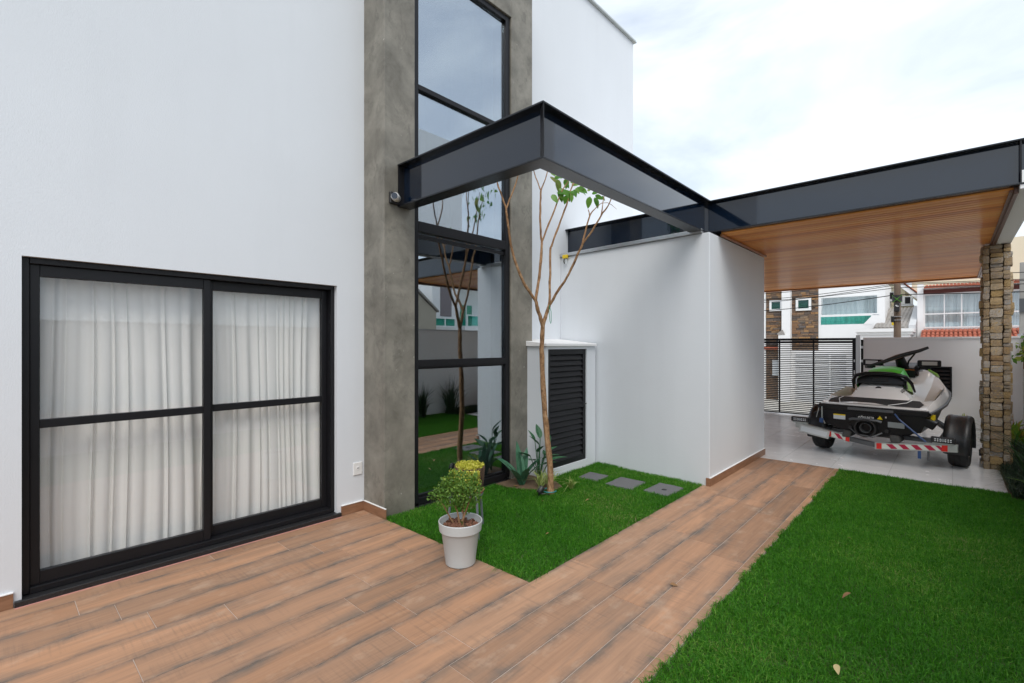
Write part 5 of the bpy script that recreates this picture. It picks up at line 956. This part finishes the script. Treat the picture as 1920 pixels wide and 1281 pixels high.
# ------------------------------------------------------------------ neighbours beyond the garden wall (seen mirrored in the tall window)
NA = (5.0, 8.6, GZ)
na = thing('neighbour_house', NA, 'white neighbouring house with a jutting upper floor seen mirrored in the window', 'house')
npn = lambda mb, n, m, **k: part(na, NA, mb, n, m, **k)
npn(B(3.0, 6.0, 6.9, 9.38, 4.9, 7.4), 'upper_floor', 'plaster_smooth'); npn(B(4.9, 6.0, 6.9, 8.6, GZ, 4.859), 'wall', 'plaster_smooth'); npn(B(3.0, 6.0, 6.9, 9.38, 4.86, 4.8995), 'soffit', 'plaster_grey')
npn(B(3.6, 3.8, 8.7, 8.9, 4.79, 4.859), 'soffit_light', 'black_matt'); npn(B(4.86, 4.899, 7.4, 8.2, 2.6, 3.9), 'window', 'glass_far')
NB = (10.0, 13.2, GZ)
nb = thing('beige_house', NB, 'beige gabled house seen mirrored in the window', 'house')
part(nb, NB, MB().extrude([(11.6, GZ), (13.2, GZ), (13.2, 3.0), (12.0, 3.9), (11.6, 3.9)], 'x', 9.0, 14.0), 'wall', 'beige_wall'); part(nb, NB, MB().extrude([(11.6, 3.95), (12.0, 3.95), (13.3, 2.98), (13.3, 3.05), (12.02, 4.05), (11.6, 4.05)], 'x', 8.9, 14.0), 'roof', 'grey_tile')
ND = (9.6, 16.0, GZ)
nd = thing('balcony_house', ND, 'pale house with green glass balconies seen mirrored in the window', 'house')
dp = lambda mb, n, m, **k: part(nd, ND, mb, n, m, **k)
dp(MB().box(9.4, 14, 13.3, 14.9, GZ, 4.9).box(10.4, 14, 14.9, 18.0, GZ, 5.4).box(9.0, 10.4, 14.9, 18.0, GZ, 2.42).box(9.0, 10.4, 14.9, 18.0, 4.5, 5.4), 'wall', 'plaster_smooth'); dp(B(9.38, 9.399, 13.75, 14.4, 2.85, 4.2), 'dark_panel', 'mauve_wall')
def side_pane(y0, y1, z0, z1, x, mat='glass_green'):
    w_ = thing('window', local((x, (y0 + y1) / 2, (z0 + z1) / 2), ND), parent=nd); c_ = (x, (y0 + y1) / 2, (z0 + z1) / 2); t_ = .06
    part(w_, c_, MB().box(x - .04, x, y0, y1, z1 - t_, z1).box(x - .04, x, y0, y1, z0, z0 + t_).box(x - .04, x, y0, y0 + t_, z0 + t_, z1 - t_).box(x - .04, x, y1 - t_, y1, z0 + t_, z1 - t_).box(x - .04, x, (y0 + y1) / 2 - .03, (y0 + y1) / 2 + .03, z0 + t_, z1 - t_), 'frame', 'white_metal'); part(w_, c_, B(x - .02, x - .01, y0 + t_, y1 - t_, z0 + t_, z1 - t_), 'pane', mat)
side_pane(13.35, 14.6, 2.36, 2.80, 9.36); side_pane(15.7, 16.6, 2.45, 3.6, 10.36, 'glass_green')
bl = thing('balcony', local((9.0, 16.4, 2.6), ND), parent=nd)
part(bl, (9., 16.4, 2.6), MB().box(8.98, 9.02, 15.0, 18, 2.92, 2.97).box(8.98, 9.02, 15.0, 15.05, 2.43, 2.919).box(8.98, 9.02, 15.9, 15.95, 2.43, 2.919).box(8.98, 9.02, 16.9, 16.95, 2.43, 2.919), 'railing', 'white_metal'); part(bl, (9., 16.4, 2.6), B(8.995, 9.005, 15.06, 18, 2.46, 2.90), 'glass_panel', 'glass_green')
ac = thing('air_conditioner', local((10.3, 15.25, 3.75), ND), parent=nd); B(-.15, .12, -.25, .25, -.16, .16).build('casing', 'white_plastic', ac, bevel=.02); MB().lathe([(.12, -.153), (.12, -.151)], (0, -.05, 0), 18, 'x').build('fan_grille', 'plate_grey', ac)
